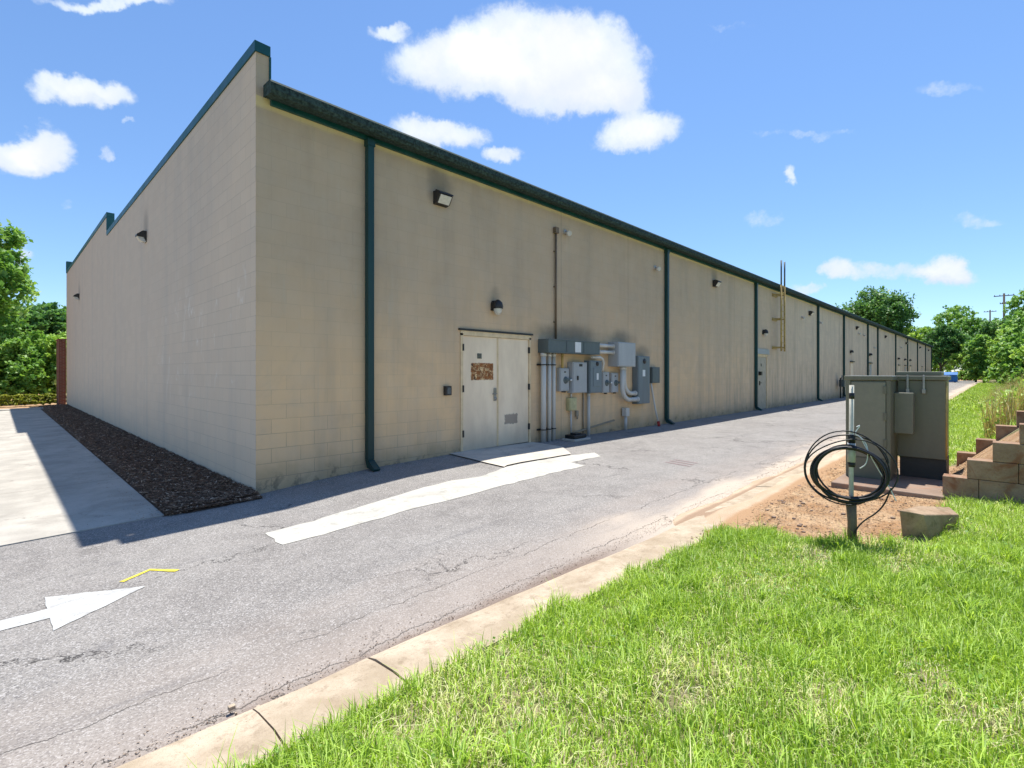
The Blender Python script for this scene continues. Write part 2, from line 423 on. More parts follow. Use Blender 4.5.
# concretes
def concrete(name, c0, c1, stain, samt=0.35, joints=None, scale=1.5, pits=False):
    m, nt, b, pos = base_mat(name, 0.9, spec=0.25)
    n1 = nt.noise(pos, scale, 6, 0.65); n2 = nt.noise(pos, 45, 4, 0.7); n3 = nt.noise(pos, 220, 2, 0.7)
    c = nt.mix(nt.ramp(n1, 0.32, 0.68), c0, c1)
    c = nt.mix(nt.ramp(n2, 0.5, 0.7, 0, 0.35), c, stain)
    c = nt.mix(nt.ramp(n3, 0.6, 0.72, 0, 0.4), c, [x * 0.55 for x in stain])
    st = nt.noise(nt.vmul(pos, (1, 1, 1)), scale * 0.8, 5, 0.6, dist=1.5)
    c = nt.mix(nt.ramp(st, 0.52, 0.7, 0, samt), c, stain)
    wv = nt.vadd(pos, nt.vscale(nt.vadd(nt.noise(pos, 5, 4, 0.7, color=True), (-.5, -.5, -.5)), 0.4))
    vd = nt.math('MULTIPLY', nt.ramp(nt.voro(wv, 0.7, 'DISTANCE_TO_EDGE'), 0.003, 0.01, 1, 0), nt.ramp(nt.noise(pos, 0.7, 2), 0.58, 0.64))
    c = nt.mix(nt.math('MULTIPLY', vd, 0.4), c, [x * 0.25 for x in stain])
    h = nt.math('ADD', n2, nt.math('MULTIPLY', n3, 0.5))
    if joints:
        a = nt.sep(pos)[joints[0]]
        fr = nt.math('ABSOLUTE', nt.math('SUBTRACT', nt.math('FRACT', nt.math('MULTIPLY', nt.math('ADD', a, joints[2]), 1 / joints[1])), 0.5))
        j = nt.ramp(fr, 0.5 - 0.007 / joints[1], 0.5 - 0.002 / joints[1], 0, 1)
        c = nt.mix(nt.math('MULTIPLY', j, 0.8), c, [x * 0.3 for x in stain])
        h = nt.math('ADD', h, nt.math('MULTIPLY', j, -3))
    if pits:
        pt = nt.math('MULTIPLY', nt.ramp(nt.noise(pos, 70, 5, .8), .58, .66), nt.ramp(nt.noise(pos, 6, 4), .4, .6))
        c = nt.mix(nt.math('MULTIPLY', pt, .75), c, [x * 0.4 for x in stain])
        c = nt.mix(nt.ramp(nt.noise(pos, 9, 6, .75), .52, .66, 0, .5), c, [x * 0.7 for x in stain])
    nt.l.new(c, b.inputs['Base Color'])
    nt.l.new(nt.bump(h, 0.5, 0.004 if not pits else .008), b.inputs['Normal'])
    return m
M['walk'] = concrete('sidewalk_concrete', (0.36, 0.335, 0.29), (0.49, 0.455, 0.395), (0.27, 0.245, 0.21), 0.55, joints=(1, 3.05, 0.31))
M['patch'] = concrete('pale_patch_concrete', (0.46, 0.445, 0.395), (0.55, 0.53, 0.47), (0.36, 0.335, 0.29), 0.45, pits=True)
M['apron'] = concrete('apron_concrete', (0.45, 0.42, 0.37), (0.60, 0.54, 0.45), (0.36, 0.30, 0.24), 0.45)
M['kerb'] = concrete('kerb_concrete', (0.37, 0.295, 0.205), (0.54, 0.445, 0.33), (0.32, 0.235, 0.155), 0.5, scale=3.0, pits=True)
M['oldconc'] = concrete('stained_block_concrete', (0.24, 0.155, 0.10), (0.38, 0.26, 0.175), (0.22, 0.085, 0.04), 0.8, scale=3)
M['rubble'] = concrete('mossy_rubble', (0.27, 0.18, 0.11), (0.40, 0.29, 0.19), (0.10, 0.085, 0.04), 0.6, scale=5)
M['padconc'] = concrete('clay_stained_pad', (0.22, 0.16, 0.12), (0.30, 0.22, 0.165), (0.32, 0.15, 0.08), 0.5, scale=3)

wk = MB()
def walkz(x): return float(g(x)) + 0.012
wk.prism([(-1.08, walkz(-1.08)), (-2.4, walkz(-2.4)), (-6.0, walkz(-6) + 0.0), (-12.0, walkz(-12)), (-12, -.7), (-1.08, -.7)], 'y', -.205, 24.0)
tag(wk.build('sidewalk', M['walk']), kind='structure')
wk = MB(); wk.prism([(-.33, -.17), (-8, -.24), (-8, -.6), (-.33, -.6)], 'y', 24.004, 25.0)
tag(wk.build('cross_path', M['walk']), kind='structure')
P1 = [(-0.52, -1.80), (-0.56, -2.36), (0.25, -2.35), (1.12, -2.41), (1.7, -2.47), (2.75, -2.44), (4.17, -2.44), (4.26, -2.09), (5.14, -2.09), (5.42, -1.75), (4.63, -1.61), (3.22, -1.6), (2.45, -1.80), (2.05, -1.68), (1.44, -1.69), (0.61, -1.74)]
tag(drape('concrete_patch', wobble(P1, 0.02, 0.12, 3), 0.0045, M['patch']), kind='structure')
tag(drape('door_apron', wobble([(3.34, -.002), (5.62, -.002), (5.53, -.89), (4.9, -1.60), (3.27, -1.56), (3.15, -1.62), (3.2, -1.07)], 0.008, 0.3, 5), 0.02, M['apron']), kind='structure')
M['white'] = simple('worn_white_paint', (0.50, 0.50, 0.48), 0.85, var=0.15, scale=14, dirt=(0.30, 0.29, 0.28), dirt_amt=0.8, bump=.5)
_m = M['white']; _nt = NT(_m.node_tree); _b = _m.node_tree.nodes['Principled BSDF']
_pos = _nt.add('ShaderNodeNewGeometry').outputs['Position']
_old = _b.inputs['Base Color'].links[0].from_socket
_w = _nt.math('MULTIPLY', _nt.ramp(_nt.noise(_pos, 90, 4, .75), .56, .62), _nt.ramp(_nt.noise(_pos, 5, 4, .6), .38, .62, .25, 1.0))
_nt.l.new(_nt.mix(_w, _old, (.21, .20, .19)), _b.inputs['Base Color'])
M['yellow'] = simple('yellow_marking_paint', (0.75, 0.62, 0.06), 0.8, var=0.12, scale=20, dirt=(0.3, 0.27, 0.15), dirt_amt=0.4)
M['redmark'] = simple('faded_red_marking', (0.27, 0.17, 0.17), 0.85, var=0.15, scale=20, dirt=(0.24, 0.22, 0.22), dirt_amt=0.8)
ARW = [(-4.2, -2.36), (-2.2, -2.46), (-2.2, -2.15), (-1.65, -2.53), (-2.2, -2.96), (-2.2, -2.68), (-4.2, -2.62)]
tag(drape('arrow_marking', wobble(ARW, 0.006, 0.08, 9), 0.0045, M['white']), kind='structure')
def strip(pts, w_):
    L = []; Rr = []
    for i, (x, y) in enumerate(pts):
        a = pts[max(0, i - 1)]; c = pts[min(len(pts) - 1, i + 1)]; dx, dy = c[0] - a[0], c[1] - a[1]; n = math.hypot(dx, dy)
        L.append((x - dy / n * w_ / 2, y + dx / n * w_ / 2)); Rr.append((x + dy / n * w_ / 2, y - dx / n * w_ / 2))
    return L + Rr[::-1]
tag(drape('yellow_marking', wobble(strip([(-1.76, -2.25), (-1.55, -2.1), (-1.4, -2.33)], 0.045), 0.004, 0.06, 2), 0.0048, M['yellow']), kind='structure')
for k, (a, b_) in enumerate([((5.45, -3.18), (5.36, -3.66)), ((5.62, -3.18), (5.54, -3.64)), ((5.79, -3.18), (5.72, -3.62))]):
    drape('red_marking', wobble(strip([a, b_], 0.035), 0.006, 0.05, 20 + k), 0.0046, M['redmark'])

# mulch bed
m, nt, b, pos = base_mat('bark_mulch', 0.95, spec=0.2)
n2 = nt.voro(nt.vmul(pos, (1, 1, 1)), 38, out=1)
c = nt.mix(nt.sep(n2)[0], (0.06, 0.038, 0.026), (0.18, 0.11, 0.072))
nt.l.new(c, b.inputs['Base Color']); nt.l.new(nt.bump(nt.noise(pos, 60, 4, 0.7), 1, 0.02), b.inputs['Normal']); M['mulch'] = m
tag(grid_mesh('mulch_bed', np.linspace(-1.10, 0.0, 24), np.concatenate([np.arange(-.30, 8, .06), np.arange(8, 26.5, .25)]),
    lambda X, Y: g(X) - 0.02 + 0.06 * sstep(-1.1, -.85, X) * sstep(-.3, -.1, Y) + 0.03 * vnoise(X, Y, 9), M['mulch']), kind='structure')

def leaf_quads(P, U, V, attr, name, mat):
    """quads centred at P spanned by half vectors U, V (kite shaped)"""
    n = len(P)
    co = np.empty((n, 4, 3)); co[:, 0] = P - V; co[:, 1] = P + U; co[:, 2] = P + V; co[:, 3] = P - U
    me = D.meshes.new(name); me.vertices.add(n * 4); me.vertices.foreach_set('co', co.ravel())
    me.loops.add(n * 4); me.loops.foreach_set('vertex_index', np.arange(n * 4, dtype=np.int32))
    me.polygons.add(n); me.polygons.foreach_set('loop_start', np.arange(0, n * 4, 4, dtype=np.int32))
    me.update(calc_edges=True)
    a = me.attributes.new('v', 'FLOAT', 'FACE'); a.data.foreach_set('value', attr.astype(np.float32))
    me.materials.append(mat)
    o = D.objects.new(name, me); COL.objects.link(o); return o
def unit(n):
    v = RNG.normal(size=(n, 3)); return v / np.linalg.norm(v, axis=1, keepdims=True)

def chip_mat(name, c0, c1, c2):
    m, nt, b, pos = base_mat(name, 0.9, spec=0.2)
    a = nt.add('ShaderNodeAttribute'); a.attribute_name = 'v'
    c = nt.mix(nt.ramp(a.outputs['Fac'], 0, .75, smooth=False), c0, c1); c = nt.mix(nt.ramp(a.outputs['Fac'], .78, 1.0), c, c2)
    nt.l.new(c, b.inputs['Base Color']); return m
# loose bark chips
n = 34000
P = np.stack([RNG.uniform(-1.07, -.02, n), -.27 + 26.6 * RNG.random(n) ** 1.9, np.zeros(n)], 1)
P[:, 2] = g(P[:, 0]) + 0.045 + 0.03 * vnoise(P[:, 0], P[:, 1], 9) + RNG.uniform(-.005, .022, n)
edge = (P[:, 0] < -1.0) | (P[:, 1] < -.2); P[edge, 2] -= 0.035
U = unit(n); U[:, 2] *= 0.35; V = unit(n); V[:, 2] *= 0.5; s = RNG.uniform(.014, .055, n)[:, None]
o = leaf_quads(P, U * s, V * s * .2, RNG.random(n), 'mulch_chips', chip_mat('bark_chip', (0.06, 0.038, 0.026), (0.27, 0.165, 0.105), (0.62, 0.46, 0.33)))
tag(o, 'dark brown shredded bark mulch along the side wall', 'mulch', kind='stuff')

# ------------------------------------------------------------------ kerb
def kerb_seg(x0, x1, z0, tilt=0.0, chip=False):
    mb = MB(); n = max(2, int((x1 - x0) / 0.25)); prof = []
    rr = random.Random(int(x0 * 100) + 5)
    pr = [(-4.965, -.10), (-4.97, 0.022), (-4.99, 0.042), (-5.06, 0.058), (-5.24, 0.072), (-5.37, 0.066), (-5.40, -.12)]
    xs_ = np.linspace(x0, x1, n + 1); vs_ = []
    for i, x in enumerate(xs_):
        for j, (y, z) in enumerate(pr):
            jy = rr.uniform(-.007, .007) if 0 < j < 6 else 0
            yy_ = y + jy
            if chip and i == 0 and 2 <= j <= 4: yy_ -= 0
            vs_.append((x + (rr.uniform(-.002, .002) if i in (0, n) else 0), yy_ + float(kshift(x)), float(g(x, -4.99)) + z + z0 + tilt * (x - x0)))
    k = len(pr)
    fs = [(i * k + j, (i + 1) * k + j, (i + 1) * k + j + 1, i * k + j + 1) for i in range(n) for j in range(k - 1)]
    fs += [tuple(range(k))[::-1], tuple(n * k + j for j in range(k))]
    mb._add(vs_, fs); return mb
allk = MB()
cuts = [-60, -30, -12, -7.2, -4.4, -1.66, -1.10, 1.42, 4.4, 7.4, 10.4, 13.4, 16.4, 19.4, 22.4, 28, 40, 60, 80, 126]
for i in range(len(cuts) - 1):
    kk = kerb_seg(cuts[i] + 0.005, cuts[i + 1] - 0.005, -0.002 if i % 2 else 0.002)
    off = len(allk.v); allk.v += kk.v; allk.f += [tuple(a + off for a in f) for f in kk.f]; allk.sm += kk.sm
tag(allk.build('kerb', M['kerb']), kind='structure')
# broken kerb corner: crumbs at the joint
mb = MB(); rr = random.Random(4)
for k in range(34):
    x = -1.66 + rr.gauss(0, .08); y = -4.93 + rr.gauss(0, .07); s_ = rr.uniform(.004, .017); z = float(g(x, -5)) + (0.05 if y < -5.0 else .022)
    mb.box(x - s_, x + s_, y - s_ * .7, y + s_ * .8, z - .01, z + s_ * .6, s_ * .2)
tag(mb.build('kerb_crumbs', M['kerb']), 'crumbled concrete bits around the broken kerb joint', 'rubble', kind='stuff')
# clay silt strip that buries the kerb beside the bare bank
m, nt, b, pos = base_mat('clay_silt', 0.95, spec=0.15)
n1 = nt.noise(nt.vmul(pos, (.6, 1.5, 1)), 2.0, 5, 0.6); n2 = nt.noise(pos, 60, 4, 0.7)
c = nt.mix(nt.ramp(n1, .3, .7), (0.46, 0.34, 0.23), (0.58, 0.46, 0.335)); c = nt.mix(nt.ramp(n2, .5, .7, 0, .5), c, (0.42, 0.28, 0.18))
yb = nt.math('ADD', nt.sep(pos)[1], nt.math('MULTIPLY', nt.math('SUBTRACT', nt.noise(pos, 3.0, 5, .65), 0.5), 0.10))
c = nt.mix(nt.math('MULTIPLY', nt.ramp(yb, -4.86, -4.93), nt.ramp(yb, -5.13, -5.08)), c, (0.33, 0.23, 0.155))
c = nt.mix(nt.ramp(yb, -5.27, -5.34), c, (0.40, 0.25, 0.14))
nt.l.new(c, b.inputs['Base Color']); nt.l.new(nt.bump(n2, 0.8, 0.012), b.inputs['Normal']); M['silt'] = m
def silt_z(X, Y):
    n = fbm(X, Y, 1.7)
    cover = sstep(1.3, 2.6, X) * sstep(34, 20, X)
    prof = np.interp(Y, [-5.6, -5.36, -5.22, -5.12, -4.98, -4.88, -4.72], [0.04, 0.080, 0.086, 0.060, 0.026, 0.018, -0.02])
    return g(X, Y) + prof - (1 - cover) * 0.08 + (n - .55) * 0.045
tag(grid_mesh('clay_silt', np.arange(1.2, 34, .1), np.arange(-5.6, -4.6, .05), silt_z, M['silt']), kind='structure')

# ------------------------------------------------------------------ building materials
def wall_mat(name, axis):
    """painted concrete block, axis 0: joints run along x (facade), 1: along y (side wall)"""
    m, nt, b, pos = base_mat(name, 0.85, spec=0.25)
    X, Y, Z = nt.sep(pos)
    U = X if axis == 0 else Y
    uv = nt.comb(U, Z, 0.0)
    br = nt.add('ShaderNodeTexBrick'); br.offset = 0.5
    nt.l.new(nt.vadd(uv, (0.0, 0.19, 0)), br.inputs['Vector'])
    br.inputs['Scale'].default_value = 1.0; br.inputs['Brick Width'].default_value = 0.406; br.inputs['Row Height'].default_value = 0.203
    br.inputs['Mortar Size'].default_value = 0.005; br.inputs['Mortar Smooth'].default_value = 0.6
    br.inputs['Color1'].default_value = (0.0, 0, 0, 1); br.inputs['Color2'].default_value = (1, 1, 1, 1); br.inputs['Mortar'].default_value = (0.5, 0.5, 0.5, 1)
    mort = br.outputs['Fac']; tint = nt.sep(br.outputs['Color'])[0]
    sv = nt.comb(nt.math('MULTIPLY', U, 1.0), nt.math('MULTIPLY', Z, 0.09), 0.0)     # vertical streaks
    st1 = nt.noise(sv, 1.6, 5, 0.62); st2 = nt.noise(sv, 6.0, 5, 0.65)
    big = nt.noise(uv, 0.33, 3, 0.5); fine = nt.noise(pos, 90, 4, 0.7); mid = nt.noise(uv, 2.2, 5, 0.6)
    if axis == 0:
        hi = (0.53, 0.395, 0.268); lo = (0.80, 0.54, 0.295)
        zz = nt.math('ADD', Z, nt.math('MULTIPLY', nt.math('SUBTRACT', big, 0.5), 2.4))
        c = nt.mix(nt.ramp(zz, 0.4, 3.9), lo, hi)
        # the panels farther along the wall carry a paler coat
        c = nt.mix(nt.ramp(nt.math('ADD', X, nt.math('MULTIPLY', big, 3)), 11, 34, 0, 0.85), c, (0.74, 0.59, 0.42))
        c = nt.mix(nt.ramp(st1, 0.42, 0.7, 0, 0.42), c, (0.38, 0.30, 0.215))
        c = nt.mix(nt.ramp(nt.noise(uv, 0.9, 6, .7, dist=.6), .46, .66, 0, .20), c, (0.36, 0.29, 0.22))
        c = nt.mix(nt.math('MULTIPLY', nt.ramp(nt.noise(nt.comb(nt.math('MULTIPLY', U, 1.0), nt.math('MULTIPLY', Z, .05), 0.0), 9, 4, .7), .56, .72), nt.ramp(Z, 2.2, 5.1, 0, .18)), c, (0.27, 0.225, 0.17))
        c = nt.mix(nt.ramp(st2, 0.55, 0.75, 0, 0.35), c, (0.52, 0.45, 0.33))
        far_st = nt.math('MULTIPLY', nt.ramp(st2, 0.45, 0.62), nt.ramp(X, 11, 20, 0, 0.35))
        c = nt.mix(nt.math('MULTIPLY', far_st, nt.ramp(Z, 3.6, 1.0)), c, (0.30, 0.24, 0.15))
        # yellow-white leach line right under the gutter
        c = nt.mix(nt.math('MULTIPLY', nt.ramp(nt.math('ADD', Z, nt.math('MULTIPLY', mid, 0.12)), 5.12, 5.20), nt.ramp(Z, 5.26, 5.24, 0, .65)), c, (0.78, 0.62, 0.28))
        # soot over equipment
        for (sx_, sz_, rx_, rz_, a_) in [(3.1, 4.86, .35, .45, .5), (6.9, 2.34, 1.5, .34, .62), (9.3, 2.38, .8, .28, .55), (10.3, 2.02, .5, .28, .5), (15.3, 4.9, .4, .4, .4), (4.5, 3.0, .2, .3, .35)]:
            dx = nt.math('MULTIPLY', nt.math('SUBTRACT', X, sx_), 1 / rx_); dz = nt.math('MULTIPLY', nt.math('SUBTRACT', Z, sz_), 1 / rz_)
            d = nt.math('SQRT', nt.math('ADD', nt.math('MULTIPLY', dx, dx), nt.math('MULTIPLY', dz, dz)))
            d = nt.math('ADD', d, nt.math('MULTIPLY', nt.math('SUBTRACT', mid, 0.5), 0.8))
            c = nt.mix(nt.ramp(d, 1.1, 0.2, 0, a_), c, (0.13, 0.12, 0.105))
        # splash dirt at the foot
        ft = nt.math('ADD', Z, nt.math('MULTIPLY', nt.math('SUBTRACT', mid, 0.5), 0.5))
        c = nt.mix(nt.ramp(ft, 0.35, -0.1, 0, 0.45), c, (0.26, 0.20, 0.115))
        gr = nt.math('MULTIPLY', nt.ramp(ft, 0.12, -0.12), nt.ramp(nt.noise(uv, 5, 4, .7), .5, .62))
        c = nt.mix(nt.math('MULTIPLY', gr, 0.65), c, (0.085, 0.075, 0.045))
        # caulked control joints
        for jx in (9.53, 6.62, 17.2, 25.6, 33.0, 51.0, 73.0):
            j = nt.ramp(nt.math('ABSOLUTE', nt.math('SUBTRACT', X, jx)), 0.004, 0.012, 0.5, 0)
            c = nt.mix(j, c, (0.16, 0.13, 0.10))
        jm = nt.ramp(nt.math('ADD', Z, nt.math('MULTIPLY', X, 0.22)), 0.4, 1.8, 0.5, 0.15)
    else:
        c = nt.mix(nt.ramp(nt.math('ADD', Z, nt.math('MULTIPLY', big, 2)), 0.4, 4.5), (0.70, 0.55, 0.40), (0.56, 0.46, 0.36))
        c = nt.mix(nt.ramp(st1, 0.45, 0.72, 0, 0.3), c, (0.37, 0.345, 0.315))
        c = nt.mix(nt.math('MULTIPLY', nt.ramp(Y, 4.5, 0.5, 0, 0.55), nt.ramp(big, .35, .6)), c, (0.72, 0.56, 0.40))
        # white efflorescence runs in the middle of the wall
        dr = nt.math('MULTIPLY', nt.ramp(nt.noise(nt.comb(U, nt.math('MULTIPLY', Z, 0.45), 0.0), 2.6, 6, 0.7, dist=1.4), 0.56, 0.74), nt.ramp(nt.math('ABSOLUTE', nt.math('SUBTRACT', Z, 2.0)), 1.8, 0.5))
        dr = nt.math('MULTIPLY', dr, nt.ramp(Y, 9, 6))
        c = nt.mix(nt.math('MULTIPLY', dr, 0.6), c, (0.80, 0.76, 0.70))
        for (sx_, sz_, rx_, rz_, a_) in [(7.2, 4.95, .35, .5, .4), (21, 4.9, .5, .6, .4)]:
            dx = nt.math('MULTIPLY', nt.math('SUBTRACT', Y, sx_), 1 / rx_); dz = nt.math('MULTIPLY', nt.math('SUBTRACT', Z, sz_), 1 / rz_)
            d = nt.math('SQRT', nt.math('ADD', nt.math('MULTIPLY', dx, dx), nt.math('MULTIPLY', dz, dz)))
            c = nt.mix(nt.ramp(d, 1.1, 0.2, 0, a_), c, (0.13, 0.12, 0.11))
        jm = nt.ramp(nt.math('ADD', Y, nt.math('MULTIPLY', nt.noise(uv, .5), 6)), 12, 5, 0.08, 0.32)
    c = nt.mix(nt.math('MULTIPLY', tint, 0.10), c, (0.30, 0.26, 0.21))
    c = nt.mix(nt.ramp(mid, 0.35, 0.7, 0, 0.12), c, (0.60, 0.55, 0.46))
    c = nt.mix(nt.math('MULTIPLY', mort, nt.math('MULTIPLY', jm, nt.ramp(mid, .35, .6, .5, 1))), c, (0.16, 0.135, 0.11))
    nt.l.new(c, b.inputs['Base Color'])
    h = nt.math('ADD', nt.math('MULTIPLY', fine, 0.25), nt.math('MULTIPLY', nt.math('MULTIPLY', mort, jm), -2.0))
    nt.l.new(nt.bump(h, 0.45, 0.005), b.inputs['Normal'])
    return m
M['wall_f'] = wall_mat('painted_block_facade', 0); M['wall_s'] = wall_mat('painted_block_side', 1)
M['teal'] = simple('teal_painted_metal', (0.004, 0.070, 0.076), 0.45, var=0.2, scale=3, dirt=(0.05, 0.10, 0.10), dirt_amt=0.35, streak=True)
M['tealdark'] = simple('dark_green_downspout', (0.005, 0.050, 0.048), 0.5, var=0.25, scale=3, dirt=(0.02, 0.05, 0.05), dirt_amt=0.5, streak=True)
M['gutter'] = simple('mildewed_green_gutter', (0.040, 0.068, 0.060), 0.85, var=0.6, scale=24, bump=0.9, dirt=(0.008, 0.016, 0.014), dirt_amt=0.95, spec=0.2)
M['roof'] = simple('roof_membrane', (0.5, 0.5, 0.48), 0.8)
M['door'] = None
M['brick'] = None
m, nt, b, pos = base_mat('red_brick', 0.9, spec=0.2)
br = nt.add('ShaderNodeTexBrick'); Xs = nt.sep(pos)
nt.l.new(nt.comb(nt.math('ADD', Xs[0], Xs[1]), Xs[2], 0.0), br.inputs['Vector'])
br.inputs['Scale'].default_value = 1; br.inputs['Brick Width'].default_value = .2; br.inputs['Row Height'].default_value = .067; br.inputs['Mortar Size'].default_value = .006
br.inputs['Color1'].default_value = (.13, .03, .02, 1); br.inputs['Color2'].default_value = (.19, .05, .03, 1); br.inputs['Mortar'].default_value = (.3, .25, .2, 1)
nt.l.new(br.outputs[0], b.inputs['Base Color']); M['brick'] = m

# ------------------------------------------------------------------ the building
bld = empty('warehouse_building', (0, 0, 0), 'long low beige block building with teal coping, downspouts and rear doors', 'building')
BX = 95.9
mb = MB()
DD = (3.60, 5.56, 2.26)      # double door opening
SD = (19.68, 20.95, 2.24)    # single door opening
zt = 5.24
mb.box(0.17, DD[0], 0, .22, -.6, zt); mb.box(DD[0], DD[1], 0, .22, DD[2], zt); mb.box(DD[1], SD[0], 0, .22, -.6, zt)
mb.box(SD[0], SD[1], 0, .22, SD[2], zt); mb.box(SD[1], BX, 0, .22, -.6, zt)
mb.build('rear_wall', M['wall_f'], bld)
mb = MB(); mb.box(0.0, 0.17, 0.0, 13.2, -.6, 5.95)
mb.box(0.0, 0.17, 13.2, 26.4, -.6, 6.56)
sw_ = mb.build('side_wall', M['wall_s'], bld); sw_.data.materials.append(M['wall_f'])
for p in sw_.data.polygons:
    if abs(p.normal.y) > .5: p.material_index = 1
mb = MB(); mb.box(0.17, BX, 26.1, 26.4, -.6, 6.5); mb.box(BX, BX + .22, 0, 26.4, -.6, 5.3); mb.box(0.0, 0.17, 26.4, 26.65, -.6, 6.49)
mb.build('front_wall', M['wall_f'], bld)
mb = MB(); mb.box(.17, BX, .0, 26.1, zt + .003, zt + .1); mb.build('roof', M['roof'], bld)
# coping
mb = MB()
def cop(y0, y1, z): mb.prism([(-.02, z - .12), (.185, z - .12), (.185, z + .018), (-.02, z + .022)], 'y', y0, y1)
cop(-.02, 13.17, 5.953); cop(13.165, 26.4, 6.563)
mb.box(-.02, .185, 13.165, 13.20, 5.90, 6.45)            # flashing that closes the step
mb.box(-.02, .19, 26.404, 26.70, 6.5, 7.06)
mb.box(.172, .195, -.018, .10, 5.40, 5.83)
mb.build('coping', M['teal'], bld)
# gutter: dirty box gutter, teal fascia under it
mb = MB()
for x0, x1 in zip([.085, 12.2, 24.4, 36.6, 48.8, 61, 73.2, 85.4], [12.2, 24.4, 36.6, 48.8, 61, 73.2, 85.4, 96.2]):
    mb.prism([(-.03, 5.235), (-.17, 5.205), (-.28, 5.20), (-.31, 5.25), (-.30, 5.345), (-.27, 5.385), (-.03, 5.395)], 'x', x0 + .002, x1 - .002)
mb.build('gutter', M['gutter'], bld)
mb = MB(); mb.box(.185, BX + .2, -.055, -.002, 5.165, 5.232); mb.build('fascia', M['teal'], bld)
# downspouts
dsx = [1.68, 11.64, 19.42, 29.39, 35.92, 44.25, 48.7, 58.89, 67.94, 77.52, 87.09, 95.6]
for i, x in enumerate(dsx):
    gz = float(g(x)); mb = MB(); wd = .055
    mb.box(x - wd, x + wd, -.115, -.012, gz + .16, 5.162, .008)
    mb.prism([(-.012, gz + .158), (-.115, gz + .158), (-.30, gz + .035), (-.27, gz - .00), (-.07, gz + .04)], 'x', x - wd * .96, x + wd * .96)
    mb.box(x - wd - .012, x + wd + .012, -.125, -.008, 5.06, 5.163)
    mb.build('downspout', M['tealdark'], bld)
# doors -------------------------------------------------
m, nt, b, pos = base_mat('stained_door_paint', 0.6, spec=0.4)
X, Y, Z = nt.sep(pos)
st = nt.noise(nt.vmul(pos, (1, 1, .35)), 2.2, 5, .6); n2 = nt.noise(pos, 4, 5, .6)
c = nt.mix(nt.ramp(st, .35, .7), (0.90, 0.73, 0.52), (0.76, 0.60, 0.42))
c = nt.mix(nt.math('MULTIPLY', nt.ramp(nt.math('ADD', Z, nt.math('MULTIPLY', n2, .5)), .9, .2), .4), c, (0.28, 0.235, 0.17))
def rect(cx_, cz_, hx, hz, amp=.04):
    nn = nt.math('MULTIPLY', nt.math('SUBTRACT', nt.noise(pos, 18, 5, .7), .5), amp)
    ax = nt.math('SUBTRACT', nt.math('ABSOLUTE', nt.math('SUBTRACT', X, cx_)), hx); az = nt.math('SUBTRACT', nt.math('ABSOLUTE', nt.math('SUBTRACT', Z, cz_)), hz)
    return nt.ramp(nt.math('ADD', nt.math('MAXIMUM', ax, az), nn), 0.008, -0.008)
rn = nt.noise(pos, 11, 6, .75, dist=1.0)
rust = nt.mix(nt.ramp(rn, .44, .6), (0.20, 0.065, 0.012), (0.75, 0.52, 0.26)); rust = nt.mix(nt.ramp(nt.noise(nt.vadd(pos, (3, 3, 3)), 9, 5, .7), .5, .56), rust, (0.30, 0.10, 0.02))
rust = nt.mix(nt.ramp(nt.noise(nt.vadd(pos, (13, 3, 3)), 14, 5, .7), .56, .62), rust, (0.045, 0.022, 0.012))
c = nt.mix(rect(4.165, 1.49, .295, .165, .05), c, rust)
c = nt.mix(nt.math('MULTIPLY', rect(4.97, .51, .19, .10, .12), .75), c, (0.17, 0.14, 0.12))
nt.l.new(c, b.inputs['Base Color']); M['door'] = m
M['frame'] = simple('door_frame_cream', (0.72, 0.55, 0.33), 0.6, var=0.12, scale=5, dirt=(0.42, 0.30, 0.16), dirt_amt=.4)
M['dark'] = simple('dark_bronze', (0.028, 0.025, 0.022), 0.45, var=.3)
M['steel'] = simple('worn_steel', (0.32, 0.31, 0.29), 0.4, metal=.6, var=.2)
M['lgrey'] = simple('light_grey_enclosure', (0.40, 0.41, 0.41), 0.45, var=.1, scale=3, dirt=(.25, .23, .2), dirt_amt=.3, streak=True)
M['mgrey'] = simple('blue_grey_enclosure', (0.165, 0.20, 0.215), 0.45, var=.12, scale=3, dirt=(.10, .10, .10), dirt_amt=.35, streak=True)
M['dgrey'] = simple('dark_grey_enclosure', (0.10, 0.125, 0.125), 0.5, var=.15, scale=3, dirt=(.2, .19, .17), dirt_amt=.3, streak=True)
M['pvc'] = simple('grey_pvc', (0.58, 0.56, 0.51), 0.5, var=.08, scale=4, dirt=(.3, .28, .24), dirt_amt=.35, streak=True)
M['black'] = simple('black_rubber', (0.016, 0.016, 0.017), 0.5, var=.2)
M['decal'] = simple('white_sticker', (0.72, 0.72, 0.70), 0.5, var=.05)
M['yellowp'] = simple('faded_yellow_paint', (0.46, 0.33, 0.11), 0.6, var=.2, scale=8, dirt=(.2, .12, .05), dirt_amt=.6)
M['wallcol'] = simple('beige_painted_pipe', (0.33, 0.27, 0.19), 0.6, var=.15)
M['brownp'] = simple('brown_painted_pipe', (0.17, 0.12, 0.075), 0.6, var=.2)

